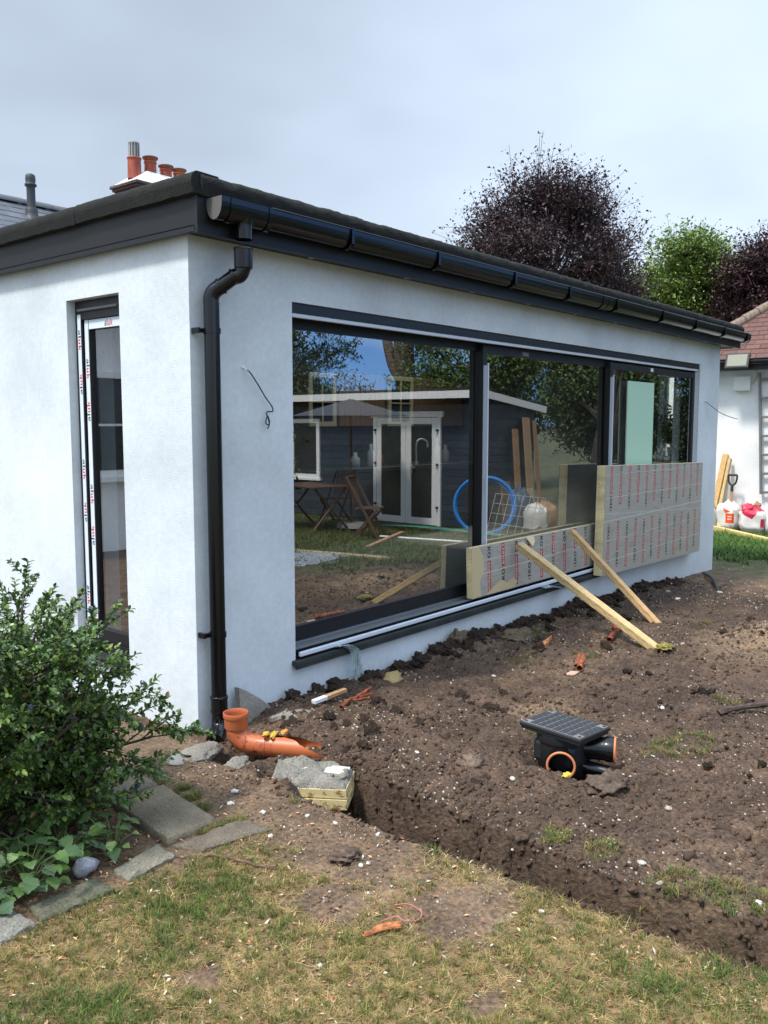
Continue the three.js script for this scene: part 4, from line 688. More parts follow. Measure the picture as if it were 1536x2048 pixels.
roots('tree_root', 'dark red root passing under the long prop', [[[[-0.25, 0.01, 0.05], [-0.08, 0.035, 0.02], [0.1, 0.03, -0.02], [0.25, 0.0, -0.05]], 0.02], [[[-0.05, 0.03, 0.02], [0.05, 0.05, -0.06]], 0.012]], M.root, onG(3.36, 0.82, 0.0));
roots('fallen_branch', 'dark stick with a pale broken end at the edge of the dug soil', [[[[-0.14, 0.015, -0.09], [0, 0.03, 0], [0.2, 0.03, 0.14], [0.5, 0.02, 0.32]], 0.017]], mat([0.06, 0.038, 0.028], { map: T.bark, bumpMap: T.bark, bumpScale: 0.006 }), onG(2.13, 2.12, 0.0), 'branch');
roots('broken_root', 'orange brown splintered root lying in the worn lawn', [[[[-0.055, 0.006, -0.03], [0, 0.013, 0], [0.05, 0.010, 0.035]], 0.009], [[[-0.03, 0.014, -0.02], [0.02, 0.017, 0.004], [0.055, 0.015, 0.03]], 0.008], [[[-0.065, 0.004, -0.028], [-0.02, 0.008, -0.015]], 0.006]], mat([0.33, 0.115, 0.04], { map: T.bark, bumpMap: T.bark, bumpScale: 0.005 }), onG(-0.77, 1.885, 0.004));
roots('fallen_twig', 'crooked brown twig lying between the edging stone and lawn', [[[[-0.05, 0.012, -0.13], [-0.015, 0.01, -0.05], [0.0, 0.014, 0.02], [0.02, 0.012, 0.09], [0.05, 0.02, 0.14]], 0.0055], [[[0.0, 0.012, 0.0], [0.035, 0.02, 0.03]], 0.003]], mat([0.13, 0.075, 0.05], { map: T.bark }), onG(-0.76, 1.2, 0.0), 'twig');
solo('red_wire', 'thin pinkish red wire loop on the worn lawn', 'wire', tube([[-0.09, 0.012, -0.03], [-0.04, 0.02, 0.0], [-0.035, 0.015, 0.03], [0.0, 0.012, 0.06], [0.04, 0.015, 0.045], [0.03, 0.03, 0.0], [-0.01, 0.035, -0.03]].map(p => V(...p)), 0.0018, 60, 6), mat([0.55, 0.16, 0.15]), onG(-0.655, 1.88));
solo('soil_clump', 'single dark clump of soil on the bare strip of lawn', 'soil clump', lump(0.048, 71, [1.15, 0.5, 1], 0.7, 5, 2.6), mat([0.085, 0.055, 0.037], { map: T.soil }), onG(-0.49, 1.475, 0.012));
solo('soil_clump', 'large turf clod resting against the white plinth below the doors', 'soil clump', lump(0.085, 73, [1.25, 0.8, 0.6], 0.6, 5, 2.2), mat([0.088, 0.060, 0.036], { map: T.soil }), onG(2.30, 0.07, 0.02));
solo('soil_clump', 'flat turf clod upside down near the wall by the long prop', 'soil clump', lump(0.12, 75, [1.5, 0.35, 0.8], 0.6, 4, 2.2), mat([0.10, 0.072, 0.040], { map: T.soil }), onG(2.75, 0.30, 0.01));
solo('soil_clump', 'earthy clod between the trench and the drain chamber', 'soil clump', lump(0.055, 77, [1, 0.6, 1.1], 0.6, 3, 2.2), mat([0.11, 0.075, 0.05], { map: T.soil }), onG(0.52, 1.376, 0.012));
solo('soil_clump', 'heap of fresh lumps just in front of the drain chamber', 'soil clump', lump(0.11, 79, [1.3, 0.32, 0.75], 0.75, 5, 2.4), mat([0.085, 0.056, 0.037], { map: T.soil }), onG(0.80, 1.93, 0.005));
solo('moss_pad', 'yellow green moss pad around the foot of the long prop', 'moss', lump(0.07, 81, [1.2, 0.25, 0.8], 0.7, 4, 4), mat([0.20, 0.165, 0.035], { map: T.soil }), onG(3.17, 1.27, 0.005));
solo('dry_leaf', 'curled yellow leaf at the mouth of the drain chamber', 'leaf', lump(0.02, 84, [1.4, 0.4, 0.8], 0.8, 2), mat([0.55, 0.42, 0.05]), onG(0.705, 1.77, 0.015));
solo('terracotta_chip', 'flat pinkish tile chip beside the short stout root', 'tile chip', prism([[-0.06, -0.02], [0.03, -0.035], [0.07, 0.02], [-0.03, 0.03]], 0, 0.01, 0.002), mat([0.52, 0.33, 0.24]), onG(2.21, 1.03, 0.006));
{
  const R = rng(404), flint = [mat([0.44, 0.41, 0.35], { roughness: 0.7, map: T.concrete }), mat([0.33, 0.28, 0.22], { roughness: 0.7, map: T.concrete }), mat([0.56, 0.54, 0.49], { roughness: 0.8 })];
  const spots = [[0.169, 2.357, 0.013], [0.089, 2.455, 0.012], [0.142, 2.774, 0.013], [0.514, 1.598, 0.013], [0.21, 2.33, 0.011], [1.9, 1.75, 0.014], [2.35, 2.3, 0.016], [0.7, 2.25, 0.013], [0.45, 1.1, 0.012], [1.75, 0.72, 0.014], [3.3, 1.35, 0.016], [5.2, 0.6, 0.028], [6.1, 0.7, 0.026], [5.6, 0.35, 0.024], [-0.05, 1.9, 0.011], [0.02, 1.35, 0.012]];
  spots.forEach(([x, z, r], i) => solo('flint_stone', 'rounded pale flint stone lying loose on the dug soil', 'stone', lump(r, 100 + i, [1.15, 0.7, 0.9], 0.35, 2, 1.1).rotateY(R() * 6), flint[i % 3], onG(x, z, r * 0.35), 'flint stones loose on the dug soil'));
  const lawnChips = [[-0.50, 1.56, 0.009], [-0.475, 1.575, 0.008], [-1.02, 1.848, 0.009], [-0.42, 0.95, 0.012], [-0.36, 0.70, 0.013], [-0.55, 1.13, 0.009], [-0.33, 1.12, 0.010], [-0.30, 1.25, 0.009], [-0.34, 2.22, 0.009], [-0.27, 1.45, 0.008], [-0.45, 0.78, 0.012], [-0.62, 1.7, 0.007]];
  lawnChips.forEach(([x, z, r], i) => solo('chalk_chip', 'white chalky chip on the worn lawn side of the trench', 'stone', lump(r, 200 + i, [1.2, 0.7, 0.9], 0.6, 2, 1.5).rotateY(R() * 6), flint[2], onG(x, z, r * 0.35), 'white chips on the worn ground'));
}
solo('black_hose', 'short length of black hose by the far wall corner', 'hose', tube([V(7.3, -0.13, 0.12), V(7.0, -0.115, 0.3), V(6.7, -0.125, 0.45), V(6.35, -0.15, 0.6)], 0.018, 30, 10), M.dullBlack);

// ---------------------------------------------------------------- paving slabs and edging stones beside the bed
const slab = (name, label, c, y0, y1, m, seed, amp = 0.004, round = 0.08) => solo(name, label, name.replace('_', ' '), quadBlock(c, y0, y1, seed, amp, 40, round), m);
const cm = (c, b = 0.005) => mat(c, { map: T.concrete, bumpMap: T.concreteBump, bumpScale: b, roughness: 0.95 });
slab('paving_slab', 'large grey concrete paving slab with its raised edge beside the bed', [[-0.795, 0.40], [-0.548, 0.435], [-0.615, 0.885], [-0.858, 0.885]], -0.07, 0.010, cm([0.185, 0.152, 0.105]), 1);
slab('paving_slab', 'grey paving slab half hidden under the bush next to the wall', [[-0.79, -0.06], [-0.53, 0.0], [-0.548, 0.412], [-0.80, 0.375]], -0.06, 0.008, cm([0.19, 0.158, 0.115]), 2);
slab('paving_slab', 'sunken dark paving slab covered with dirt at the lawn edge', [[-0.845, 0.915], [-0.535, 0.925], [-0.50, 1.10], [-0.80, 1.03]], -0.06, -0.004, cm([0.135, 0.110, 0.080]), 3, 0.010, 0.4);
slab('paving_slab', 'buried paving slab along the left wall behind the bush', [[-0.78, -0.55], [-0.52, -0.52], [-0.53, -0.05], [-0.79, -0.09]], -0.1, -0.03, cm([0.155, 0.132, 0.098]), 4);
slab('edging_stone', 'broken pale edging stone between the weed and the twig', [[-1.10, 0.895], [-0.885, 0.865], [-0.885, 0.985], [-1.11, 0.995]], -0.06, 0.002, cm([0.20, 0.18, 0.135], 0.008), 5, 0.012, 0.45);
slab('edging_stone', 'dark mossy edging stone between the weeds and the lawn', [[-1.42, 0.865], [-1.16, 0.895], [-1.17, 1.005], [-1.43, 0.985]], -0.06, -0.004, cm([0.115, 0.11, 0.072], 0.008), 6, 0.010, 0.3);
slab('edging_stone', 'pale grey edging stone at the left end of the row', [[-1.75, 0.86], [-1.465, 0.86], [-1.455, 0.985], [-1.74, 1.05]], -0.06, 0.004, cm([0.22, 0.205, 0.17], 0.008), 7, 0.012, 0.35);
solo('grey_rock', 'small angular grey rock among the weed leaves', 'stone', lump(0.042, 91, [1.2, 0.8, 0.9], 0.5, 1, 1.0), mat([0.30, 0.30, 0.33], { roughness: 0.85, map: T.concrete }), [-1.17, 0.01, 0.83]);

// ---------------------------------------------------------------- the old house behind: slate roof, flue, chimney
{
  const h = thing('slate_house', 'older house behind with a slate roof, flue pipe and tall chimney pots', 'house');
  const rz = -9.0, ry = 4.86, ez = -6.2, ey = 3.05, L0 = -6, L1 = 9.5;
  const slope = Math.hypot(rz - ez, ry - ey), ang = Math.atan2(ry - ey, ez - rz);
  mesh('wall', bb(L0 + 0.3, L1 - 0.3, -0.6, 3.1, -11.6, -6.45), M.farWall, h);
  { const w = new THREE.Group(); w.name = 'window'; h.add(w); const fz = -6.449; mesh('window_frame', join(bb(-4.4, -3.2, 0.92, 1.0, fz, fz + 0.05), bb(-4.4, -3.2, 2.2, 2.28, fz, fz + 0.05), bb(-4.4, -4.32, 1.0005, 2.1995, fz, fz + 0.05), bb(-3.28, -3.2, 1.0005, 2.1995, fz, fz + 0.05), bb(-3.84, -3.76, 1.0005, 2.1995, fz, fz + 0.05), bb(-4.3195, -3.8405, 1.58, 1.61, fz, fz + 0.04), bb(-3.7595, -3.2805, 1.58, 1.61, fz, fz + 0.04)), M.whitePaint, w); mesh('window_pane', bb(-4.319, -3.281, 1.001, 2.199, fz + 0.002, fz + 0.01), phys([0.03, 0.034, 0.036], { roughness: 0.06 }), w); mesh('window_sill', bb(-4.48, -3.12, 0.85, 0.919, fz, fz + 0.12, 0.006), M.whitePaint, w); }
  const slateM = [[0.085, 0.094, 0.112], [0.070, 0.078, 0.095], [0.10, 0.108, 0.125], [0.078, 0.086, 0.108]].map(c => phys(c, { roughness: 0.4, bumpMap: T.concreteBump, bumpScale: 0.002 }));
  const plane = new THREE.Shape([[0, 0], [L1 - L0, 0], [L1 - L0, slope], [0, slope]].map(p => new THREE.Vector2(...p)));
  const mk = (sgn) => { const g = triUV(new THREE.ExtrudeGeometry(plane, { depth: 0.05, bevelEnabled: false })); g.translate(L0, 0, -0.05).rotateX(-Math.PI / 2 + ang).translate(0, ey, ez); return g; };
  const roof = mesh('roof', mk(1), slateM[1], h);
  { const g = mk(1); g.translate(0, 0, -rz).scale(1, 1, -1).translate(0, 0, rz); const p = g.attributes.position; for (let i = 0; i < p.count; i += 3) { const a = [p.getX(i), p.getY(i), p.getZ(i)]; p.setXYZ(i, p.getX(i + 1), p.getY(i + 1), p.getZ(i + 1)); p.setXYZ(i + 1, ...a); } g.computeVertexNormals(); mesh('roof', g, slateM[1], h); }
  // single slates over the part that shows above the extension, in courses
  const R = rng(31), sg = new THREE.BoxGeometry(0.246, 0.007, 0.36).translate(0, 0, -0.16);
  let n = 0;
  for (let row = 0; row < 9; row++) for (let c = 0; c < 32; c++) {
    const x = 1.9 + c * 0.25 + (row % 2) * 0.125, d = 0.03 + row * 0.20; if (x > 9.2) continue;
    const m = mesh('slate', sg, slateM[Math.floor(R() * 4)], roof); const y = ry - d * Math.sin(ang), z = rz + d * Math.cos(ang);
    m.position.set(x, y + 0.012 + 0.003 * R(), z + 0.20); m.position.y -= 0.20 * Math.tan(ang) - 0.012; m.rotation.x = ang - 0.028 + 0.01 * (R() - 0.5); m.rotation.y = 0.006 * (R() - 0.5); n++;
  }
  const ridge = new THREE.Group(); ridge.name = 'ridge'; h.add(ridge);
  for (let i = 0; i < 28; i++) { const t = mesh('ridge_tile', new THREE.CylinderGeometry(0.11, 0.115, 0.44, 10, 1, true, -1.4, 2.8).rotateZ(Math.PI / 2).rotateX(Math.PI / 2 * 0), mat([0.10, 0.105, 0.115], { roughness: 0.7, side: THREE.DoubleSide }), ridge); t.rotation.x = -Math.PI / 2; t.position.set(-2.5 + i * 0.45, ry - 0.03, rz); }
  const f = new THREE.Group(); f.name = 'flue_pipe'; h.add(f); f.position.set(3.95, 4.56, -8.58);
  mesh('flue_shaft', join(lathe([[0.19, -0.12], [0.10, 0.02], [0.085, 0.1], [0.085, 0.15], [0.06, 0.18], [0.06, 0.46], [0.082, 0.47], [0.082, 0.5], [0.064, 0.51], [0.072, 0.56], [0.066, 0.62], [0.045, 0.64], [0, 0.64]], 24)), mat([0.035, 0.042, 0.048], { roughness: 0.5 }), f);
  mesh('flue_flashing', bx(0.4, 0.02, 0.5, 0, -0.05, 0, 0.008).rotateX(0), mat([0.05, 0.055, 0.06], { roughness: 0.5 }), f).rotation.x = ang;
  const c = new THREE.Group(); c.name = 'chimney_stack'; h.add(c); c.position.set(6.56, 0.25, -9.2);
  const brick = mat([0.105, 0.062, 0.050], { map: T.concrete, bumpMap: T.concreteBump, bumpScale: 0.006, roughness: 0.9 });
  mesh('stack', bb(-0.56, 0.62, 3.9, 5.30, -0.30, 0.30), brick, c);
  mesh('corbel', join(bb(-0.58, 0.65, 5.20, 5.255, -0.32, 0.32), bb(-0.61, 0.68, 5.2555, 5.30, -0.35, 0.35), bb(-0.64, 0.71, 5.3005, 5.345, -0.38, 0.38)), brick, c);
  mesh('flaunching', wobble(triUV((() => { const g = new THREE.CylinderGeometry(0.42, 0.93, 0.26, 4, 1).rotateY(Math.PI / 4).scale(1.03, 1, 0.58); return g; })()), 0.02, 6).translate(0.035, 5.46, 0), mat([0.72, 0.70, 0.66], { roughness: 0.95, map: T.concrete }), c);
  const potM = mat([0.33, 0.075, 0.042], { map: T.concrete, roughness: 0.7 }), rimM = mat([0.16, 0.105, 0.08], { roughness: 0.9, map: T.concrete });
  const pots = [[-0.42, 0.32, true], [-0.10, 0.43, false], [0.22, 0.36, false], [0.50, 0.36, false]];
  pots.forEach(([x, hh, cowl], i) => {
    const p = new THREE.Mesh(); const pot = mesh('chimney_pot', lathe(cowl ? [[0.115, 0], [0.108, hh], [0.12, hh + 0.01], [0.12, hh + 0.03], [0.09, hh + 0.03]] : [[0.108, 0], [0.098, hh * 0.74], [0.11, hh * 0.77], [0.11, hh * 0.80], [0.098, hh * 0.82], [0.102, hh * 0.88], [0.125, hh * 0.93], [0.125, hh], [0.1, hh], [0.09, hh - 0.08]], 24).translate(x, 5.44, 0.03), i === 3 ? mat([0.40, 0.11, 0.045], { map: T.concrete }) : potM, c);
    if (!cowl) mesh('pot_rim', new THREE.TorusGeometry(0.119, 0.015, 8, 28).rotateX(Math.PI / 2).translate(x, 5.44 + hh - 0.01, 0.03), rimM, pot);
    else { const k = []; for (let a = 0; a < 12; a++) k.push(bx(0.012, 0.23, 0.03, Math.cos(a * 0.5236) * 0.082, 0, Math.sin(a * 0.5236) * 0.082).translate(x, 5.44 + hh + 0.14, 0.03)); mesh('metal_cowl', join(...k, cyl(0.066, 0.066, 0.24, 18, true).translate(x, 5.44 + hh + 0.14, 0.03), cyl(0.093, 0.093, 0.02, 20).translate(x, 5.44 + hh + 0.265, 0.03)), mat([0.42, 0.40, 0.38], { metalness: 0.6, roughness: 0.5 }), pot); }
  });
}
// ---------------------------------------------------------------- white house at the right with a brown tiled roof
const HX = 12.3;
{
  const h = thing('tiled_house', 'white rendered house at the right with a brown tiled hipped roof', 'house');
  const z0 = -1.65, z1 = 1.3, ey = 2.62;
  mesh('wall', bb(HX, HX + 6, -0.7, 2.60, z0, z1), M.farWall, h);
  mesh('plinth', bb(HX - 0.02, HX - 0.001, -0.7, -0.02, z0, z1), mat([0.05, 0.052, 0.055], { map: T.concrete }), h);
  mesh('eaves_board', join(bb(HX - 0.30, HX - 0.001, 2.50, 2.54, z0 - 0.3, z1 + 0.3), bb(HX - 0.32, HX - 0.3005, 2.50, 2.66, z0 - 0.3, z1 + 0.3)), M.dullBlack, h);
  mesh('gutter', join(rod(V(HX - 0.37, 2.62, z0 - 0.32), V(HX - 0.37, 2.62, z1 + 0.3), 0.05, 0.05, 16)), M.blackPlastic, h);
  const pitch = 0.68, e = V(HX - 0.38, ey + 0.05, 0), za = z0 - 0.38, W = z1 - z0 + 0.7, ridgeIn = W / 2;
  const tri = new THREE.BufferGeometry(); const T0 = Math.tan(pitch);
  tri.setAttribute('position', new THREE.Float32BufferAttribute([e.x, e.y, za, e.x, e.y, za + W, e.x + ridgeIn, e.y + ridgeIn * T0, za + ridgeIn,
    e.x, e.y, za, e.x + ridgeIn, e.y + ridgeIn * T0, za + ridgeIn, e.x + 7, e.y + ridgeIn * T0, za + ridgeIn, e.x, e.y, za, e.x + 7, e.y + ridgeIn * T0, za + ridgeIn, e.x + 7, e.y, za,
    e.x, e.y, za + W, e.x + 7, e.y, za + W, e.x + 7, e.y + ridgeIn * T0, za + ridgeIn, e.x, e.y, za + W, e.x + 7, e.y + ridgeIn * T0, za + ridgeIn, e.x + ridgeIn, e.y + ridgeIn * T0, za + ridgeIn], 3)); tri.computeVertexNormals();
  const tm = [[0.125, 0.058, 0.044], [0.105, 0.050, 0.040], [0.145, 0.070, 0.052], [0.115, 0.060, 0.05]].map(c => mat(c, { roughness: 0.85, map: T.concrete, side: THREE.DoubleSide }));
  const roof = mesh('roof', triUV(tri), tm[1], h), R = rng(8), tg = new THREE.BoxGeometry(0.30, 0.016, 0.218).translate(0.05, 0, 0);
  for (let row = 0; row < 22; row++) for (let c = 0; c < 26; c++) {
    const s = row * 0.13 + 0.04, inn = s * Math.cos(pitch), z = za + 0.05 + c * 0.225 + (row % 2) * 0.11; if (z < za + inn + 0.06 || z > za + W - inn - 0.06 || z > 1.6) continue;
    const m = mesh('roof_tile', tg, tm[Math.floor(R() * 4)], roof); m.position.set(e.x + inn, e.y + inn * T0 + 0.022 + 0.004 * R(), z); m.rotation.z = pitch - 0.055; m.rotation.y = 0.01 * (R() - 0.5);
  }
  const hipA = V(e.x, e.y + 0.03, za), hipB = V(e.x + ridgeIn, e.y + ridgeIn * T0 + 0.03, za + ridgeIn), hip = new THREE.Group(); hip.name = 'hip'; h.add(hip);
  for (let i = 0; i < 11; i++) { const p = hipA.clone().lerp(hipB, i / 11), q = hipA.clone().lerp(hipB, (i + 1.06) / 11); mesh('hip_tile', rod(p, q, 0.10, 0.085, 12), mat([0.20, 0.15, 0.11], { roughness: 0.9, map: T.concrete }), hip); }
}
{
  const f = thing('flood_light', 'black square floodlight above a white junction box on the far white wall', 'floodlight', [HX, 2.36, -1.03]);
  const head = mesh('housing', join(bx(0.05, 0.26, 0.38, 0, 0, 0, 0.012), bx(0.05, 0.15, 0.25, 0.04, 0, 0, 0.01)).rotateZ(-0.35).translate(-0.44, 0.27, 0.02), M.dullBlack, f);
  mesh('lens', bx(0.006, 0.20, 0.31, -0.027, 0, 0, 0.002).rotateZ(-0.35).translate(-0.44, 0.27, 0.02), mat([0.24, 0.24, 0.18], { roughness: 0.3 }), head);
  mesh('bracket', join(bx(0.14, 0.012, 0.03, -0.39, 0.17, -0.14), bx(0.14, 0.012, 0.03, -0.39, 0.17, 0.18), bx(0.012, 0.05, 0.36, -0.33, 0.17, 0.02)), M.dullBlack, f);
  mesh('junction_box', bx(0.11, 0.24, 0.27, -0.056, -0.08, 0.0, 0.012), M.whitePaint, f);
  mesh('cable', tube([V(-0.05, 0.15, 0.17), V(-0.04, 0.08, 0.22), V(-0.03, -0.02, 0.19), V(-0.03, -0.1, 0.14)], 0.008, 20, 8), mat([0.6, 0.55, 0.35]), f);
}
{
  const l = thing('ladder', 'grey metal ladder hung upright on the far white wall', 'ladder', [HX - 0.07, 0.45, -0.66]);
  l.rotation.x = -0.05; const rail = bx(0.06, 2.0, 0.035, 0, 1.0, 0, 0.005), gm = mat([0.20, 0.20, 0.20], { metalness: 0.3, roughness: 0.5 });
  mesh('rail', rail, gm, l); mesh('rail', rail.clone().translate(0, 0, 0.38), gm, l);
  for (let i = 0; i < 7; i++) { const r = mesh('rung', bx(0.035, 0.04, 0.345, 0, 0, 0.19, 0.004), gm, l); r.position.y = 0.03 + i * 0.31; }
}
const gy = -0.19;
solo('timber_stud', 'taller of two new timber studs leaning on the far white wall', 'timber', beam(V(HX - 0.32, gy, -1.40), V(HX - 0.05, 1.10, -1.26), 0.07, 0.09), mat([0.62, 0.38, 0.15], { map: T.grain }));
solo('timber_stud', 'shorter timber stud in front of the taller one by the sacks', 'timber', beam(V(HX - 0.36, gy, -1.28), V(HX - 0.10, 1.03, -1.17), 0.09, 0.045), M.timber);
solo('timber_stud', 'yellow timber offcut sticking up behind the clear rubble bag', 'timber', beam(V(HX - 0.3, 0.05, -1.16), V(HX - 0.25, 0.36, -1.42), 0.07, 0.03), M.timber);
{
  const s = thing('garden_fork', 'garden tool with a black handle and orange wooden shaft standing behind the sacks', 'garden tool', [HX - 0.32, gy, -1.08]); s.rotation.z = -0.12;
  mesh('shaft', rod(V(0, 0.0, 0), V(0, 0.72, 0), 0.02, 0.018, 14), mat([0.52, 0.25, 0.10], { map: T.grain }), s);
  mesh('handle', join(rod(V(0, 0.68, 0), V(0, 0.78, 0), 0.022, 0.020, 14), tube([V(0, 0.77, 0), V(0, 0.83, -0.055), V(0, 0.93, -0.07), V(0, 0.955, -0.062)], 0.016, 20, 10), tube([V(0, 0.77, 0), V(0, 0.83, 0.055), V(0, 0.93, 0.07), V(0, 0.955, 0.062)], 0.016, 20, 10), rod(V(0, 0.955, -0.07), V(0, 0.955, 0.07), 0.018, 0.018, 12)), M.dullBlack, s);
  mesh('blade', bx(0.02, 0.2, 0.16, 0, -0.02, 0, 0.006), mat([0.2, 0.2, 0.2], { metalness: 0.7, roughness: 0.5 }), s);
}
function sack(name, label, cat, pos, [sx, sy, sz], seed, m, decals) {
  const o = thing(name, label, cat, pos, 0.25 * (seed % 3 - 1));
  const g = mergeVertices(new THREE.SphereGeometry(1, 30, 22).deleteAttribute('uv').deleteAttribute('normal')), p = g.attributes.position, v = V();
  for (let i = 0; i < p.count; i++) {
    v.fromBufferAttribute(p, i); const q = x => Math.sign(x) * Math.abs(x) ** 0.62; let x = q(v.x), y = q(v.y), z = q(v.z);
    const neck = y > 0.55 ? mix(1, 0.45, sst(0.55, 1, y)) : 1; x *= neck; z *= neck;
    const w = 0.16 * n3(v.x * 2.1 + seed, v.y * 2.1, v.z * 2.1) + 0.09 * n3(v.x * 6, v.y * 6 + seed, v.z * 6); x *= 1 + w; z *= 1 + w; y += y > 0.5 ? 0.35 * n3(v.x * 4, seed, v.z * 4) : 0;
    p.setXYZ(i, x * sx, (y + 0.96) * sy, z * sz);
  }
  g.computeVertexNormals(); const t = g.toNonIndexed(), q2 = t.attributes.position, uv = new Float32Array(q2.count * 2);
  for (let i = 0; i < q2.count; i++) { uv[i * 2] = (Math.atan2(q2.getZ(i) / sz, -q2.getX(i) / sx) / 6.2832 + 0.5); uv[i * 2 + 1] = clamp(q2.getY(i) / (2.1 * sy)); }
  t.setAttribute('uv', new THREE.BufferAttribute(uv, 2)); mesh('bag', t, m, o);
  for (const [nm, dg, dm] of decals || []) mesh(nm, dg, dm, o);
  return o;
}
const printed = (draw) => new THREE.MeshStandardMaterial({ roughness: 0.5, map: canvasTex(512, 256, (x, W, H) => { x.fillStyle = '#d9d6d1'; x.fillRect(0, 0, W, H); const R = rng(3); for (let i = 0; i < 160; i++) { x.fillStyle = `rgba(120,112,104,${0.05 + 0.12 * R()})`; x.fillRect(R() * W, R() * H, 2 + 20 * R(), 1 + 3 * R()); } draw(x, W, H); }) });
const bagWhite = mat([0.66, 0.64, 0.62], { roughness: 0.45, bumpMap: T.concreteBump, bumpScale: 0.01 });
const red = mat([0.55, 0.03, 0.06], { roughness: 0.4 });
sack('sand_sack', 'white sack with an orange printed panel on the far timber', 'sack', [HX - 0.42, gy + 0.03, -1.06], [0.15, 0.25, 0.18], 3, printed((x, W, H) => { x.fillStyle = '#e2501f'; x.fillRect(W * 0.53, H * 0.42, 62, 78); x.beginPath(); x.moveTo(W * 0.47, H * 0.24); x.lineTo(W * 0.60, H * 0.36); x.lineTo(W * 0.53, H * 0.42); x.fill(); x.fillStyle = '#d9d6d1'; x.fillRect(W * 0.56, H * 0.5, 28, 8); x.fillRect(W * 0.56, H * 0.58, 28, 8); }));
sack('sand_sack', 'white sack with a crumpled red top on the far timber', 'sack', [HX - 0.42, gy + 0.03, -0.68], [0.16, 0.22, 0.20], 5, printed((x, W, H) => { x.fillStyle = '#c01840'; x.fillRect(0, 0, W, H * 0.22); x.beginPath(); x.moveTo(W * 0.3, H * 0.2); x.lineTo(W * 0.5, H * 0.5); x.lineTo(W * 0.58, H * 0.2); x.fill(); x.fillRect(W * 0.60, H * 0.48, 26, 78); }), [['red_top', lump(0.09, 44, [0.9, 0.9, 1.1], 0.7, 3).translate(-0.01, 0.40, -0.07), red], ['brown_lining', lump(0.06, 47, [0.8, 1.3, 0.9], 0.5, 3).translate(0.02, 0.43, 0.07), mat([0.35, 0.20, 0.09])]]);
sack('sand_sack', 'white sack cut off by the right edge of the picture', 'sack', [HX - 0.40, gy + 0.02, -0.30], [0.15, 0.18, 0.17], 8, bagWhite);
sack('rubble_bag', 'grey translucent rubble bag beside the wall corner', 'sack', [HX - 0.40, gy, -1.36], [0.15, 0.21, 0.13], 11, mat([0.33, 0.33, 0.31], { roughness: 0.35 }));
{
  const st = thing('block_stack', 'stack of grey concrete blocks behind the rubble bag', 'blocks', [HX - 0.18, gy, -1.52]); const cb = bx(0.22, 0.105, 0.20, 0, 0, 0, 0.006);
  for (let i = 0; i < 4; i++) mesh('block', cb, i % 2 ? M.concrete : M.stone, st).position.set(0.01 * (i % 2), 0.055 + i * 0.112, 0.0);
  mesh('black_cap', bx(0.24, 0.16, 0.24, 0, 0.55, 0, 0.01), M.dullBlack, st);
}
solo('timber_beam', 'long yellow timber beam lying on the ground in front of the sacks', 'timber', beam(V(12.2, -0.11, -1.75), V(10.6, -0.14, 0.15), 0.09, 0.07), mat([0.66, 0.50, 0.19], { map: T.grain }));
solo('timber_beam', 'second timber lying under the long beam', 'timber', beam(V(12.05, -0.185, -1.6), V(10.85, -0.20, -0.15), 0.10, 0.05), M.timberDark);
solo('kerb_rock', 'broken pale stone in the grass by the far timber beam', 'stone', lump(0.12, 93, [1.4, 0.4, 0.8], 0.4, 2), M.stone, [10.55, -0.21, -0.3]);
solo('garden_wall', 'white rendered garden wall beyond the end window', 'wall', bb(12.32, 12.55, -0.5, 2.45, -8.5, -2.1), M.farWall);

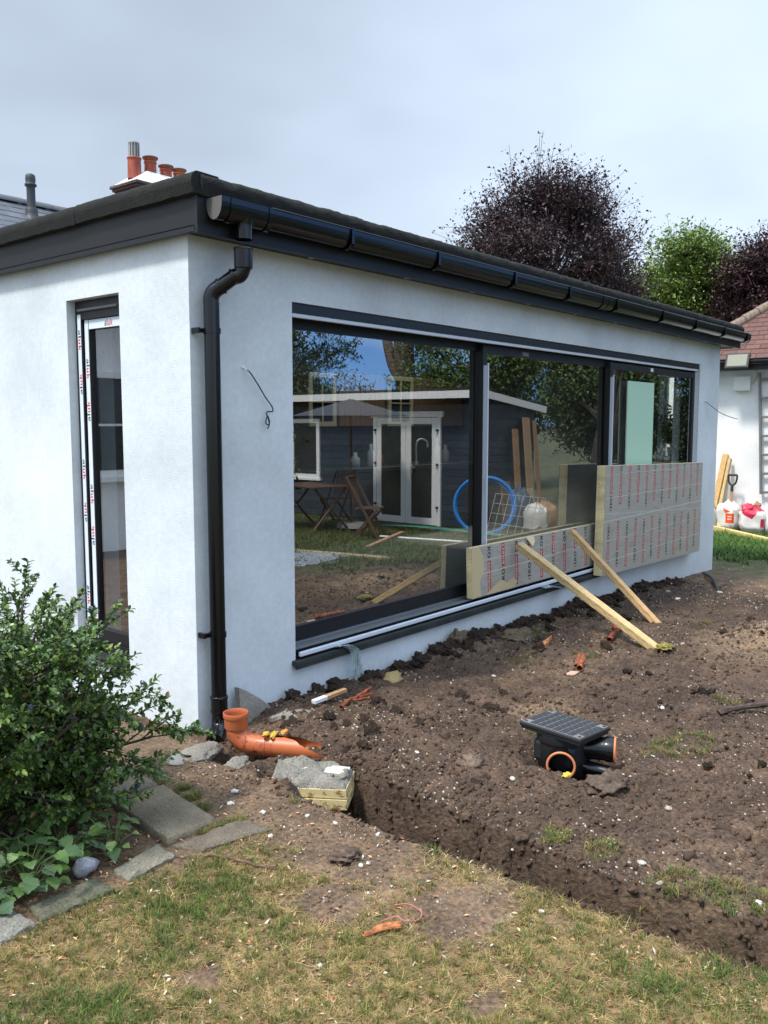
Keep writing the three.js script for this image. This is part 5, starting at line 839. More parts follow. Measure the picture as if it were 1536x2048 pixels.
// ---------------------------------------------------------------- inside the room behind the doors
{
  const cream = mat([0.66, 0.50, 0.28], { map: T.cabinet, roughness: 0.5 }), panel = mat([0.26, 0.135, 0.065], { map: T.grain, roughness: 0.6 }), Zb = -3.46;
  const cab = (x, y, w, h, label) => {
    const o = thing('wall_cabinet', label, 'cabinet', [x, y, Zb], 0, 'kitchen wall cabinets');
    mesh('carcass', bb(-w / 2, w / 2, 0, h, -0.33, -0.005), panel, o);
    const d = mesh('door_frame', join(bb(-w / 2, w / 2, 0, 0.055, 0, 0.02), bb(-w / 2, w / 2, h - 0.055, h, 0, 0.02), bb(-w / 2, -w / 2 + 0.055, 0.0551, h - 0.0551, 0, 0.02), bb(w / 2 - 0.055, w / 2, 0.0551, h - 0.0551, 0, 0.02)), cream, o);
    mesh('glazing_bar', bb(-0.009, 0.009, 0.0552, h - 0.0552, 0.003, 0.017), cream, o); mesh('glazing_bar', bb(-w / 2 + 0.0552, w / 2 - 0.0552, h * 0.46 - 0.009, h * 0.46 + 0.009, 0.0035, 0.0165), cream, o);
    mesh('door_glass', bb(-w / 2 + 0.0552, w / 2 - 0.0552, 0.0552, h - 0.0552, -0.004, -0.001), mat([0.02, 0.02, 0.02], { roughness: 0.15 }), o);
    return o;
  };
  cab(4.62, 1.58, 0.46, 0.62, 'cream framed glazed kitchen cabinet nearest the left jamb, behind the first pane');
  cab(6.10, 1.58, 0.52, 0.64, 'cream framed glazed kitchen cabinet further right behind the first pane');
  const run = thing('cabinet_run', 'brown tongue and groove panelled kitchen cupboards between the glazed cabinets', 'cabinet', [0, 1.58, Zb]);
  for (let i = 0; i < 9; i++) mesh('door_board', bb(4.93 + i * 0.095, 5.02 + i * 0.095, 0, 0.64, -0.3, 0.0, 0.004), panel, run);
  for (let i = 0; i < 12; i++) mesh('door_board', bb(6.41 + i * 0.095, 6.50 + i * 0.095, 0, 0.64, -0.3, 0.0, 0.004), panel, run);
  const ct = thing('kitchen_counter', 'dark kitchen counter along the back of the room', 'counter', [0, 0.2, Zb]);
  mesh('worktop', bb(3.2, 7.6, 0.84, 0.88, -0.32, 0.32, 0.006), mat([0.06, 0.055, 0.05], { roughness: 0.35 }), ct); mesh('cupboards', bb(3.25, 7.6, 0, 0.838, -0.3, 0.28), mat([0.06, 0.04, 0.028], { map: T.grain }), ct);
  const tap = thing('kitchen_tap', 'chrome swan neck tap on the kitchen counter', 'tap', [6.32, 1.08, Zb + 0.1]); mesh('spout', tube([V(0, 0, 0), V(0, 0.26, 0), V(0.05, 0.33, 0.03), V(0.12, 0.3, 0.08), V(0.13, 0.22, 0.09)], 0.014, 24, 10), M.alu, tap); mesh('base', cyl(0.03, 0.034, 0.04, 18).translate(0, 0.02, 0), M.alu, tap);
  [[5.45, 0.05, 0.28, [0.6, 0.6, 0.58]], [5.62, 0.045, 0.2, [0.35, 0.1, 0.08]], [6.85, 0.045, 0.34, [0.55, 0.58, 0.5]], [7.05, 0.06, 0.24, [0.4, 0.35, 0.25]], [5.15, 0.06, 0.18, [0.6, 0.57, 0.5]]].forEach(([x, r, h, c], i) => solo('counter_bottle', ['tall white bottle on the kitchen counter', 'short red bottle on the kitchen counter', 'tall pale bottle at the right of the kitchen counter', 'squat tan jar on the kitchen counter', 'low cream jar at the left of the kitchen counter'][i], 'bottle', lathe([[0, 0], [r, 0], [r, h * 0.6], [r * 0.4, h * 0.78], [r * 0.4, h], [0, h]], 18), mat(c, { roughness: 0.3 }), [x, 1.08, Zb + 0.05]));
  const gb = thing('green_plasterboard', 'mint green plasterboard sheet standing against the last pane behind the tall insulation board', 'plasterboard', [5.66, 0.272, -0.012]);
  mesh('face_paper', bb(-0.325, 0.325, 0, 1.755, -0.012, 0, 0.001), mat([0.47, 0.70, 0.53], { roughness: 0.85 }), gb); mesh('core', bb(-0.3248, 0.3248, 0.001, 1.754, -0.0135, -0.0121), mat([0.6, 0.58, 0.54]), gb);
  // potted plant on the sill of the end window
  const pl = thing('potted_plant', 'leafy plant in a white pot on the far window sill', 'plant', [7.75, 1.172, -0.46]);
  mesh('pot', lathe([[0, 0], [0.06, 0], [0.075, 0.13], [0.08, 0.13], [0.08, 0.15], [0.065, 0.15], [0.06, 0.1]], 20), M.whitePaint, pl);
  const R = rng(61), gs = []; for (let i = 0; i < 26; i++) { const a = R() * 6.28, l = 0.15 + 0.45 * R(), lean = 0.2 + 0.5 * R(), up = V(Math.cos(a) * lean, 1, Math.sin(a) * lean).normalize(); gs.push(rod(V(0, 0.1, 0), V(0, 0.1, 0).addScaledVector(up, l), 0.002, 0.0015, 4)); for (let k = 0; k < 9; k++) { const c = V(0, 0.12, 0).addScaledVector(up, l * (0.35 + 0.08 * k)); const g = new THREE.CircleGeometry(0.022 + 0.014 * R(), 6).scale(1.5, 0.6, 1).rotateX(R() * 3).rotateY(R() * 6.28).rotateZ(R() * 3).translate(c.x + 0.03 * (R() - 0.5), c.y, c.z + 0.03 * (R() - 0.5)); gs.push(g); } }
  mesh('foliage', join(gs), phys([0.10, 0.17, 0.06], { side: THREE.DoubleSide, roughness: 0.5 }), pl);
}
// ---------------------------------------------------------------- trees
function makeTree(name, label, base, trunkH, trunkR, crown, leaf, colors, seed, opts = {}) {
  // crown: list of [cx, cy, cz, rx, ry, rz] clumps relative to the base; leaf: {n, size, aspect}
  const o = thing(name, label, 'tree', base, 0, opts.group), R = rng(seed), limbs = [], leaves = [];
  const top = V(0.2 * (R() - 0.5), trunkH, 0.2 * (R() - 0.5));
  limbs.push(new THREE.TubeGeometry(new THREE.CatmullRomCurve3([V(0, -0.3, 0), V(0.1 * (R() - 0.5), trunkH * 0.5, 0.1), top]), 12, trunkR, 10));
  const G = () => (R() + R() + R() + R() - 2) * 0.87;
  const tot = crown.reduce((s, c) => s + c[3] * c[4] * c[5], 0);
  for (const [cx, cy, cz, rx, ry, rz] of crown) {
    const c = V(cx, cy, cz), st = top.clone().multiplyScalar(0.72 + 0.28 * R()); st.y = Math.min(st.y, cy);
    limbs.push(new THREE.TubeGeometry(new THREE.QuadraticBezierCurve3(st, st.clone().lerp(c, 0.5).add(V(0, 0.3, 0)), c), 8, trunkR * 0.17, 5));
    const n = Math.max(20, Math.round(leaf.n * rx * ry * rz / tot / (opts.perTwig || 9)));
    for (let k = 0; k < n; k++) {   // twigs inside the clump, leaves along each twig
      const a = R() * 6.283, ct = 2 * R() - 1, sr = Math.sqrt(1 - ct * ct), rad = Math.pow(R(), 0.45);
      const tip = V(cx + rx * rad * sr * Math.cos(a), cy + ry * rad * ct, cz + rz * rad * sr * Math.sin(a));
      const dir = tip.clone().sub(c).normalize().lerp(V(G(), 0.35 + G() * 0.6, G()), 0.5).normalize(), tl = leaf.size * (2.5 + 4.5 * R()) * (opts.twig || 1);
      if (k % 3 === 0) limbs.push(rod(tip.clone().addScaledVector(dir, -tl), tip.clone().addScaledVector(dir, tl * 0.7), trunkR * 0.06, trunkR * 0.02, 4));
      for (let q = 0; q < (opts.perTwig || 9); q++) { const s = (R() - 0.5) * 2 * tl * 0.8; const p = tip.clone().addScaledVector(dir, s).add(V(G(), G(), G()).multiplyScalar(leaf.size * 1.0)); leaves.push(p); }
    }
  }
  mesh('trunk', join(limbs.map(g => { g = g.toNonIndexed(); return g; })), opts.bark || M.bark, o);
  const l = leaf.size, g = new THREE.BufferGeometry(), w = l * leaf.aspect * 0.5;
  g.setAttribute('position', new THREE.Float32BufferAttribute([-l * 0.5, 0, 0, 0, l * 0.09, -w, 0.02 * l, 0, 0, -l * 0.5, 0, 0, 0.02 * l, 0, 0, 0, l * 0.09, w, 0, l * 0.09, -w, l * 0.5, -l * 0.1, 0, 0.02 * l, 0, 0, 0.02 * l, 0, 0, l * 0.5, -l * 0.1, 0, 0, l * 0.09, w], 3)); g.setAttribute('uv', new THREE.Float32BufferAttribute(new Array(24).fill(0), 2)); g.computeVertexNormals();
  const im = new THREE.InstancedMesh(g, phys([1, 1, 1], { side: THREE.DoubleSide, roughness: 0.5, specularIntensity: 0.6, transmission: opts.through ?? 0.3, thickness: 0 }), leaves.length); im.name = 'crown'; im.castShadow = im.receiveShadow = true; im.userData.kind = 'stuff';
  leaves.forEach((p, i) => { dummy.position.copy(p); dummy.rotation.set((R() - 0.5) * 2.2, R() * 6.283, (R() - 0.5) * 2.2); const s = 0.65 + 0.7 * R(); dummy.scale.set(s, s, s); dummy.updateMatrix(); im.setMatrixAt(i, dummy.matrix); const c = colors[Math.floor(R() * colors.length)], v = 0.75 + 0.5 * R(); im.setColorAt(i, lin(c[0] * v, c[1] * v, c[2] * v)); });
  o.add(im); return o;
}
const purple = [[0.082, 0.044, 0.052], [0.062, 0.034, 0.043], [0.105, 0.060, 0.064], [0.075, 0.048, 0.060]], leafGreen = [[0.22, 0.32, 0.065], [0.16, 0.25, 0.05], [0.28, 0.37, 0.10]], deep = [[0.065, 0.11, 0.03], [0.085, 0.14, 0.04], [0.05, 0.09, 0.028]], mid = [[0.12, 0.19, 0.045], [0.15, 0.23, 0.06], [0.095, 0.15, 0.04]];
{ // clumps of the big copper beech spread over its dome
  const R = rng(12), cl = [];
  for (let i = 0; i < 64; i++) { const a = R() * 6.283, u = R(), h = 2 * u - 1, r = Math.sqrt(1 - h * h), k = 0.62 + 0.36 * R(); cl.push([3.25 * r * Math.cos(a) * k, 6.75 + 3.5 * h * k, 3.25 * r * Math.sin(a) * k, 0.95 + 0.5 * R(), 0.7 + 0.4 * R(), 0.95 + 0.5 * R()]); }
  for (const c of [[-3.0, 6.4, -2.3, 0.9, 0.55, 0.9], [-2.6, 5.2, -2.9, 1.0, 0.7, 1.0], [-3.0, 5.0, -3.4, 0.8, 0.5, 0.8], [-2.1, 5.8, -2.6, 0.9, 0.6, 0.9], [-3.3, 6.0, -2.8, 0.7, 0.4, 0.7], [2.4, 8.2, 1.9, 0.7, 0.5, 0.7], [-0.8, 9.4, -0.9, 0.9, 0.6, 0.9]]) cl.push(c);
  makeTree('copper_beech', 'big domed copper beech with purple leaves behind the extension roof', [25.6, 0.3, -12.1], 6.5, 0.26, cl, { n: 92000, size: 0.115, aspect: 0.6 }, purple, 14, { perTwig: 9, twig: 1.5, through: 0.12 });
  const c2 = []; for (let i = 0; i < 34; i++) { const a = R() * 6.283, h = 2 * R() - 1, r = Math.sqrt(1 - h * h), k = 0.55 + 0.42 * R(); c2.push([2.15 * r * Math.cos(a) * k, 6.3 + 2.5 * h * k, 2.15 * r * Math.sin(a) * k, 0.9 + 0.4 * R(), 0.7 + 0.3 * R(), 0.9 + 0.4 * R()]); }
  makeTree('green_tree', 'light green leafy tree between the two copper beeches', [33.6, 0.5, -10.0], 5.5, 0.22, c2, { n: 48000, size: 0.14, aspect: 0.75 }, leafGreen, 24, { perTwig: 9 });
  const c3 = []; for (let i = 0; i < 40; i++) { const a = R() * 6.283, h = 2 * R() - 1, r = Math.sqrt(1 - h * h), k = 0.55 + 0.42 * R(); c3.push([2.2 * r * Math.cos(a) * k, 6.2 + 2.7 * h * k, 2.2 * r * Math.sin(a) * k, 1.0 + 0.5 * R(), 0.8 + 0.4 * R(), 1.0 + 0.5 * R()]); }
  makeTree('copper_beech', 'dark red copper beech cut off by the right edge above the tiled roof', [33.2, 0.3, -5.85], 6, 0.25, c3, { n: 62000, size: 0.125, aspect: 0.6 }, [[0.072, 0.028, 0.038], [0.054, 0.022, 0.03], [0.09, 0.038, 0.046]], 34, { perTwig: 8, through: 0.12 });
}
// ---------------------------------------------------------------- the garden opposite, mirrored in the panes
{
  const sh = thing('garden_shed', 'navy weatherboarded garden room with white fascia and white glazed double doors mirrored in the panes', 'shed', [9.5, -0.2, 4.2]);
  const navy = [[0.028, 0.040, 0.058], [0.024, 0.036, 0.052], [0.033, 0.046, 0.064]].map(c => mat(c, { roughness: 0.55, map: T.grain })), D = 4.9, W = 1.75;
  mesh('frame', bb(0.03, W, 0, 2.12, 0.03, D), navy[1], sh);
  const doorZ0 = 0.72, doorZ1 = 2.24, winZ0 = 3.62, winZ1 = 4.4;
  for (let i = 0; i < 17; i++) {
    const y0 = 0.04 + i * 0.124, y1 = y0 + 0.118, m = navy[i % 3];
    const runs = [[0, D]]; const cut = (a, b) => { const r = []; for (const [p, q] of runs) { if (b <= p || a >= q) r.push([p, q]); else { if (a > p) r.push([p, a]); if (b < q) r.push([b, q]); } } runs.length = 0; runs.push(...r); };
    if (y0 < 1.98) cut(doorZ0, doorZ1); if (y1 > 0.74 && y0 < 1.92) cut(winZ0, winZ1);
    for (const [a, b] of runs) mesh('weatherboard', bb(-0.012, 0.029, y0, y1, a, b), m, sh);
    mesh('weatherboard', bb(0.001, W - 0.12 * 0, y0, y1, -0.012, 0.029), m, sh);
  }
  // single pitch roof falling away to +x, white fascias
  const roof = mesh('roof', (() => { const g = bx(W + 0.6, 0.10, D + 0.3, W / 2, 0, D / 2 + 0.08); return g; })(), M.felt, sh); roof.position.y = 2.24; roof.rotation.z = -0.115; roof.position.x = 0; roof.position.y = 2.33;
  mesh('fascia', bb(-0.33, -0.30, 2.24, 2.365, -0.10, D + 0.25), M.whitePaint, sh);
  const sf = mesh('fascia', bx(W + 0.6, 0.12, 0.03, W / 2, -0.03, -0.09), M.whitePaint, sh); sf.rotation.z = -0.115; sf.position.set(0, 2.335, 0);
  const door = new THREE.Group(); door.name = 'double_door'; sh.add(door);
  mesh('door_frame', join(bb(-0.05, -0.0125, 0.02, 1.93, doorZ0, doorZ0 + 0.07), bb(-0.05, -0.0125, 0.02, 1.93, doorZ1 - 0.07, doorZ1), bb(-0.06, -0.0125, 1.9305, 2.03, doorZ0 - 0.05, doorZ1 + 0.05)), M.whitePaint, door);
  for (const [a, b] of [[doorZ0 + 0.075, (doorZ0 + doorZ1) / 2 - 0.004], [(doorZ0 + doorZ1) / 2 + 0.004, doorZ1 - 0.075]]) {
    mesh('door_leaf', join(bb(-0.045, -0.013, 0.03, 0.15, a, b), bb(-0.045, -0.013, 1.81, 1.92, a, b), bb(-0.045, -0.013, 0.1505, 1.8095, a, a + 0.11), bb(-0.045, -0.013, 0.1505, 1.8095, b - 0.11, b)), M.whitePaint, door);
    mesh('door_pane', bb(-0.03, -0.022, 0.1505, 1.8095, a + 0.1102, b - 0.1102), phys([0.03, 0.035, 0.035], { roughness: 0.06 }), door);
    for (const y of [0.35, 1.1, 1.7]) mesh('hinge', cyl(0.022, 0.022, 0.05, 14).rotateZ(Math.PI / 2).translate(-0.06, y, a < 1.3 ? doorZ0 + 0.055 : doorZ1 - 0.055), M.dullBlack, door);
  }
  mesh('door_handle', join(bb(-0.055, -0.0455, 0.92, 1.12, 1.33, 1.37, 0.003), bb(-0.09, -0.0555, 1.03, 1.05, 1.26, 1.36, 0.004)), M.alu, door);
  const win = new THREE.Group(); win.name = 'window'; sh.add(win);
  mesh('window_frame', join(bb(-0.045, -0.0125, 0.75, 0.83, winZ0, winZ1), bb(-0.045, -0.0125, 1.83, 1.91, winZ0, winZ1), bb(-0.045, -0.0125, 0.8305, 1.8295, winZ0, winZ0 + 0.08), bb(-0.045, -0.0125, 0.8305, 1.8295, winZ1 - 0.08, winZ1)), M.whitePaint, win);
  mesh('window_pane', bb(-0.03, -0.02, 0.8305, 1.8295, winZ0 + 0.0805, winZ1 - 0.0805), phys([0.03, 0.03, 0.032], { roughness: 0.08 }), win);
  mesh('window_sill', bb(-0.08, -0.0125, 0.71, 0.7495, winZ0 - 0.04, winZ1 + 0.04), M.whitePaint, win);
  const gh = x => groundH(...x);
  const coil = thing('hose_coil', 'coil of bright blue water pipe leaning on the shed corner, mirrored in the panes', 'pipe coil', [9.25, -0.2, 3.92], -0.55);
  const bl = phys([0.02, 0.22, 0.62], { roughness: 0.35 }); for (let k = 0; k < 7; k++) mesh('pipe_turn', new THREE.TorusGeometry(0.45 + 0.02 * Math.sin(k * 2.1), 0.015, 8, 56).rotateY(Math.PI / 2).rotateZ(-0.12).translate((k % 4) * 0.026 - 0.04, 0.47 + 0.012 * Math.cos(k * 1.7), 0.015 * Math.sin(k * 3)), bl, coil);
  [[10.35, 4.68, 0.17, 1.75, 'reddish scaffold board leaning on the shed side', M.timberDark], [10.75, 4.68, 0.22, 1.95, 'tall tan board leaning on the shed side', mat([0.34, 0.22, 0.12], { map: T.grain })], [11.1, 4.69, 0.09, 1.9, 'narrow tall batten leaning on the shed side', M.timberDark], [10.0, 4.6, 0.3, 0.85, 'short wide board at the foot of the shed side', M.timberOld], [10.55, 4.45, 0.28, 0.7, 'torn sheet of chipboard at the foot of the shed side', mat([0.45, 0.32, 0.18], { map: T.grain })]].forEach(([x, z, w, h, l, m], i) => solo('leaning_board', l, 'timber', bx(w, h, 0.03, 0, h / 2, 0, 0.003).rotateZ(0.02 * (i - 2)).rotateX(0.10).rotateY(0.0), m, [x, -0.22, z - 0.58 - h * 0.1]));
  sack('rubble_bag', 'white rubble sack in front of the shed boards', 'sack', [9.95, -0.2, 3.4], [0.17, 0.24, 0.18], 14, mat([0.6, 0.58, 0.53], { roughness: 0.5 }));
  sack('rubble_bag', 'brown paper sack in front of the shed boards', 'sack', [10.3, -0.2, 3.45], [0.2, 0.25, 0.22], 17, mat([0.30, 0.17, 0.08], { roughness: 0.6 }));
  sack('rubble_bag', 'dark blue sack in front of the shed boards', 'sack', [10.1, -0.2, 3.8], [0.22, 0.36, 0.2], 19, mat([0.05, 0.08, 0.12], { roughness: 0.5 }));
  const wood = mat([0.10, 0.052, 0.032], { map: T.grain, roughness: 0.6 });
  const table = thing('garden_table', 'dark wooden garden table by the shed, mirrored in the panes', 'table', [7.6, -0.12, 6.2], 0.2);
  for (let i = 0; i < 7; i++) mesh('table_slat', bb(-0.42 + i * 0.122, -0.31 + i * 0.122, 0.70, 0.725, -0.6, 0.6, 0.003), wood, table);
  for (const [x, z] of [[-0.35, -0.5], [0.35, -0.5], [-0.35, 0.5], [0.35, 0.5]]) mesh('leg', rod(V(x, 0, z), V(-x * 0.9, 0.69, z), 0.022, 0.022, 8), wood, table);
  const chair = (x, z, t, label) => {
    const c = thing('folding_chair', label, 'chair', [x, -0.12, z], t, 'wooden folding chairs by the table');
    for (let i = 0; i < 5; i++) mesh('seat_slat', bb(-0.2, 0.2, 0.43, 0.448, -0.18 + i * 0.075, -0.118 + i * 0.075, 0.002), wood, c);
    for (let i = 0; i < 6; i++) mesh('back_slat', beam(V(-0.17 + i * 0.066, 0.5, -0.2), V(-0.17 + i * 0.066, 0.9, -0.30), 0.034, 0.012), wood, c);
    mesh('back_rail', beam(V(-0.21, 0.92, -0.305), V(0.21, 0.92, -0.305), 0.05, 0.02), wood, c);
    for (const s of [-0.21, 0.21]) { mesh('leg', beam(V(s, 0.92, -0.305), V(s, 0.0, 0.18), 0.02, 0.04), wood, c); mesh('leg', beam(V(s * 0.9, 0.44, 0.18), V(s * 0.9, 0.0, -0.22), 0.02, 0.035), wood, c); }
  };
  chair(7.35, 4.75, 2.7, 'wooden slatted folding chair at the near end of the garden table');
  chair(8.35, 6.4, -1.6, 'wooden slatted folding chair beyond the garden table');
  const pa = thing('parasol', 'dark grey open parasol over the garden table, mirrored in the panes', 'parasol', [8.05, -0.12, 5.75]);
  mesh('pole', rod(V(0, 0, 0), V(0, 2.1, 0), 0.022, 0.022, 14), wood, pa); mesh('canopy', triUV(new THREE.CylinderGeometry(0.03, 1.0, 0.28, 8, 3, true)).translate(0, 2.0, 0), mat([0.045, 0.055, 0.065], { side: THREE.DoubleSide, roughness: 0.9 }), pa); mesh('base', cyl(0.22, 0.26, 0.08, 24).translate(0, 0.04, 0), M.stone, pa);
  // sheets and planks lying on the ground before the panes
  solo('plank', 'long pale plank lying on the dug soil opposite the first pane', 'timber', beam(V(5.05, -0.04, 4.35), V(5.42, -0.045, 2.75), 0.14, 0.03), mat([0.42, 0.30, 0.17], { map: T.grain }));
  { const s = thing('board_sheet', 'grey blue sheet of board lying flat on the soil opposite the first pane', 'board', [4.45, -0.02, 3.65], -0.2); mesh('sheet', bx(0.95, 0.05, 1.25, 0, 0, 0, 0.004), mat([0.27, 0.30, 0.33], { map: T.concrete, roughness: 0.4 }), s); mesh('sheet_edge', join(bb(-0.476, 0.476, -0.026, 0.0, -0.632, -0.6255)), M.foam, s); }
  solo('plank', 'short splintered plank on the grass opposite the first pane', 'timber', beam(V(6.3, -0.1, 3.9), V(7.6, -0.05, 4.3), 0.07, 0.03), mat([0.40, 0.22, 0.11], { map: T.grain }));
  solo('white_pipe', 'long thin white pipe lying on the grass before the shed', 'pipe', rod(V(7.3, -0.10, 4.5), V(7.7, -0.10, 2.6), 0.016, 0.016, 10), M.whitePaint);
  { const w = thing('wire_mesh_panel', 'sheet of welded wire mesh leaning in the garden opposite the second pane', 'wire mesh', [6.9, -0.15, 1.75], 0.3); const wm = mat([0.5, 0.5, 0.48], { metalness: 0.4, roughness: 0.5 }); const gs = []; for (let i = 0; i < 8; i++) gs.push(rod(V(0, 0, i * 0.14), V(0.25, 0.8, i * 0.14), 0.004, 0.004, 5)); for (let i = 0; i < 7; i++) gs.push(rod(V(0.25 * i / 6, 0.8 * i / 6, 0), V(0.25 * i / 6, 0.8 * i / 6, 0.98), 0.004, 0.004, 5)); gs.forEach(g => mesh('mesh_wire', g, wm, w)); }
  solo('green_netting', 'strip of green netting along the grass before the shed', 'netting', ribbon([[8.6, -0.12, 5.6], [8.7, -0.1, 4.8], [8.8, -0.12, 4.0], [8.6, -0.1, 3.2]], 0.3, 3, V(1, 0, 0)), mat([0.03, 0.20, 0.13], { side: THREE.DoubleSide }));
  const R = rng(91), blob = (n, cx, cy, cz, sx, sy, sz, r) => { const c = []; for (let i = 0; i < n; i++) { const a = R() * 6.283, h = 2 * R() - 1, q = Math.sqrt(1 - h * h), k = 0.5 + 0.45 * R(); c.push([cx + sx * q * Math.cos(a) * k, cy + sy * h * k, cz + sz * q * Math.sin(a) * k, r * (0.8 + 0.5 * R()), r * (0.6 + 0.4 * R()), r * (0.8 + 0.5 * R())]); } return c; };
  makeTree('conifer_tree', 'dense dark conifer behind the shed at the left of the mirrored garden', [15.2, -0.2, 14.6], 3, 0.2, blob(30, 0, 2.9, 0, 2.7, 2.4, 2.9, 0.8), { n: 26000, size: 0.11, aspect: 0.5 }, deep, 41, { through: 0.1 });
  makeTree('green_tree', 'mid green tree behind the shed at the right of the mirrored garden', [17.5, -0.2, 9.6], 3, 0.2, blob(30, 0, 3.0, 0, 2.2, 1.7, 2.2, 0.8), { n: 24000, size: 0.11, aspect: 0.6 }, mid, 43);
  makeTree('green_tree', 'broad dark green tree beside the shed end', [13.6, -0.2, 3.9], 2, 0.18, blob(26, 1.9, 2.6, 1.0, 1.7, 2.4, 1.1, 0.6), { n: 22000, size: 0.09, aspect: 0.6 }, deep.concat(mid), 47);
  makeTree('green_tree', 'tall green tree behind the far house seen over the shed roof', [20.5, -0.2, 7.2], 4, 0.22, blob(30, 0, 3.9, 0, 2.2, 2.6, 2.2, 0.9), { n: 22000, size: 0.12, aspect: 0.6 }, mid, 53);
  makeTree('green_tree', 'dark evergreen closing the garden at the far right of the mirrored view', [19.5, -0.2, 4.2], 3, 0.2, blob(36, 0, 3.2, 0, 2.6, 3.0, 2.4, 0.9), { n: 30000, size: 0.12, aspect: 0.55 }, deep, 57);
  makeTree('conifer_tree', 'second dark conifer left of the shed at the edge of the mirrored garden', [10.6, -0.2, 14.8], 3, 0.2, blob(26, 0, 2.6, 0, 2.4, 2.3, 2.2, 0.8), { n: 16000, size: 0.13, aspect: 0.5 }, deep, 61, { through: 0.1 });
  makeTree('conifer_tree', 'broad low conifer at the far end of the garden lawn', [5.2, -0.2, 15.5], 3, 0.2, blob(26, 0, 2.4, 0, 2.8, 2.1, 2.2, 0.8), { n: 16000, size: 0.13, aspect: 0.5 }, deep, 63, { through: 0.1 });
  const tk = thing('bare_trunk', 'tall forked bare tree trunk rising behind the shed', 'tree', [17.0, -0.2, 11.55]);
  mesh('trunk', join(triUV(tube([V(0, 0, 0), V(0.1, 2, 0), V(0.02, 4.2, 0.1), V(0.1, 7.5, 0)], 0.30, 30, 14).toNonIndexed()), triUV(tube([V(0.02, 2.9, 0), V(-0.1, 3.6, 0.45), V(-0.15, 5.4, 0.8)], 0.15, 20, 10).toNonIndexed())), mat([0.15, 0.115, 0.085], { map: T.bark, bumpMap: T.bark, bumpScale: 0.03 }), tk);
  makeTree('garden_shrub', 'loose green shrub by the garden table', [6.9, -0.1, 6.9], 0.5, 0.04, blob(16, 0, 0.75, 0, 0.8, 0.7, 0.8, 0.35), { n: 3600, size: 0.09, aspect: 0.4 }, mid, 59).userData.category = 'shrub';
}

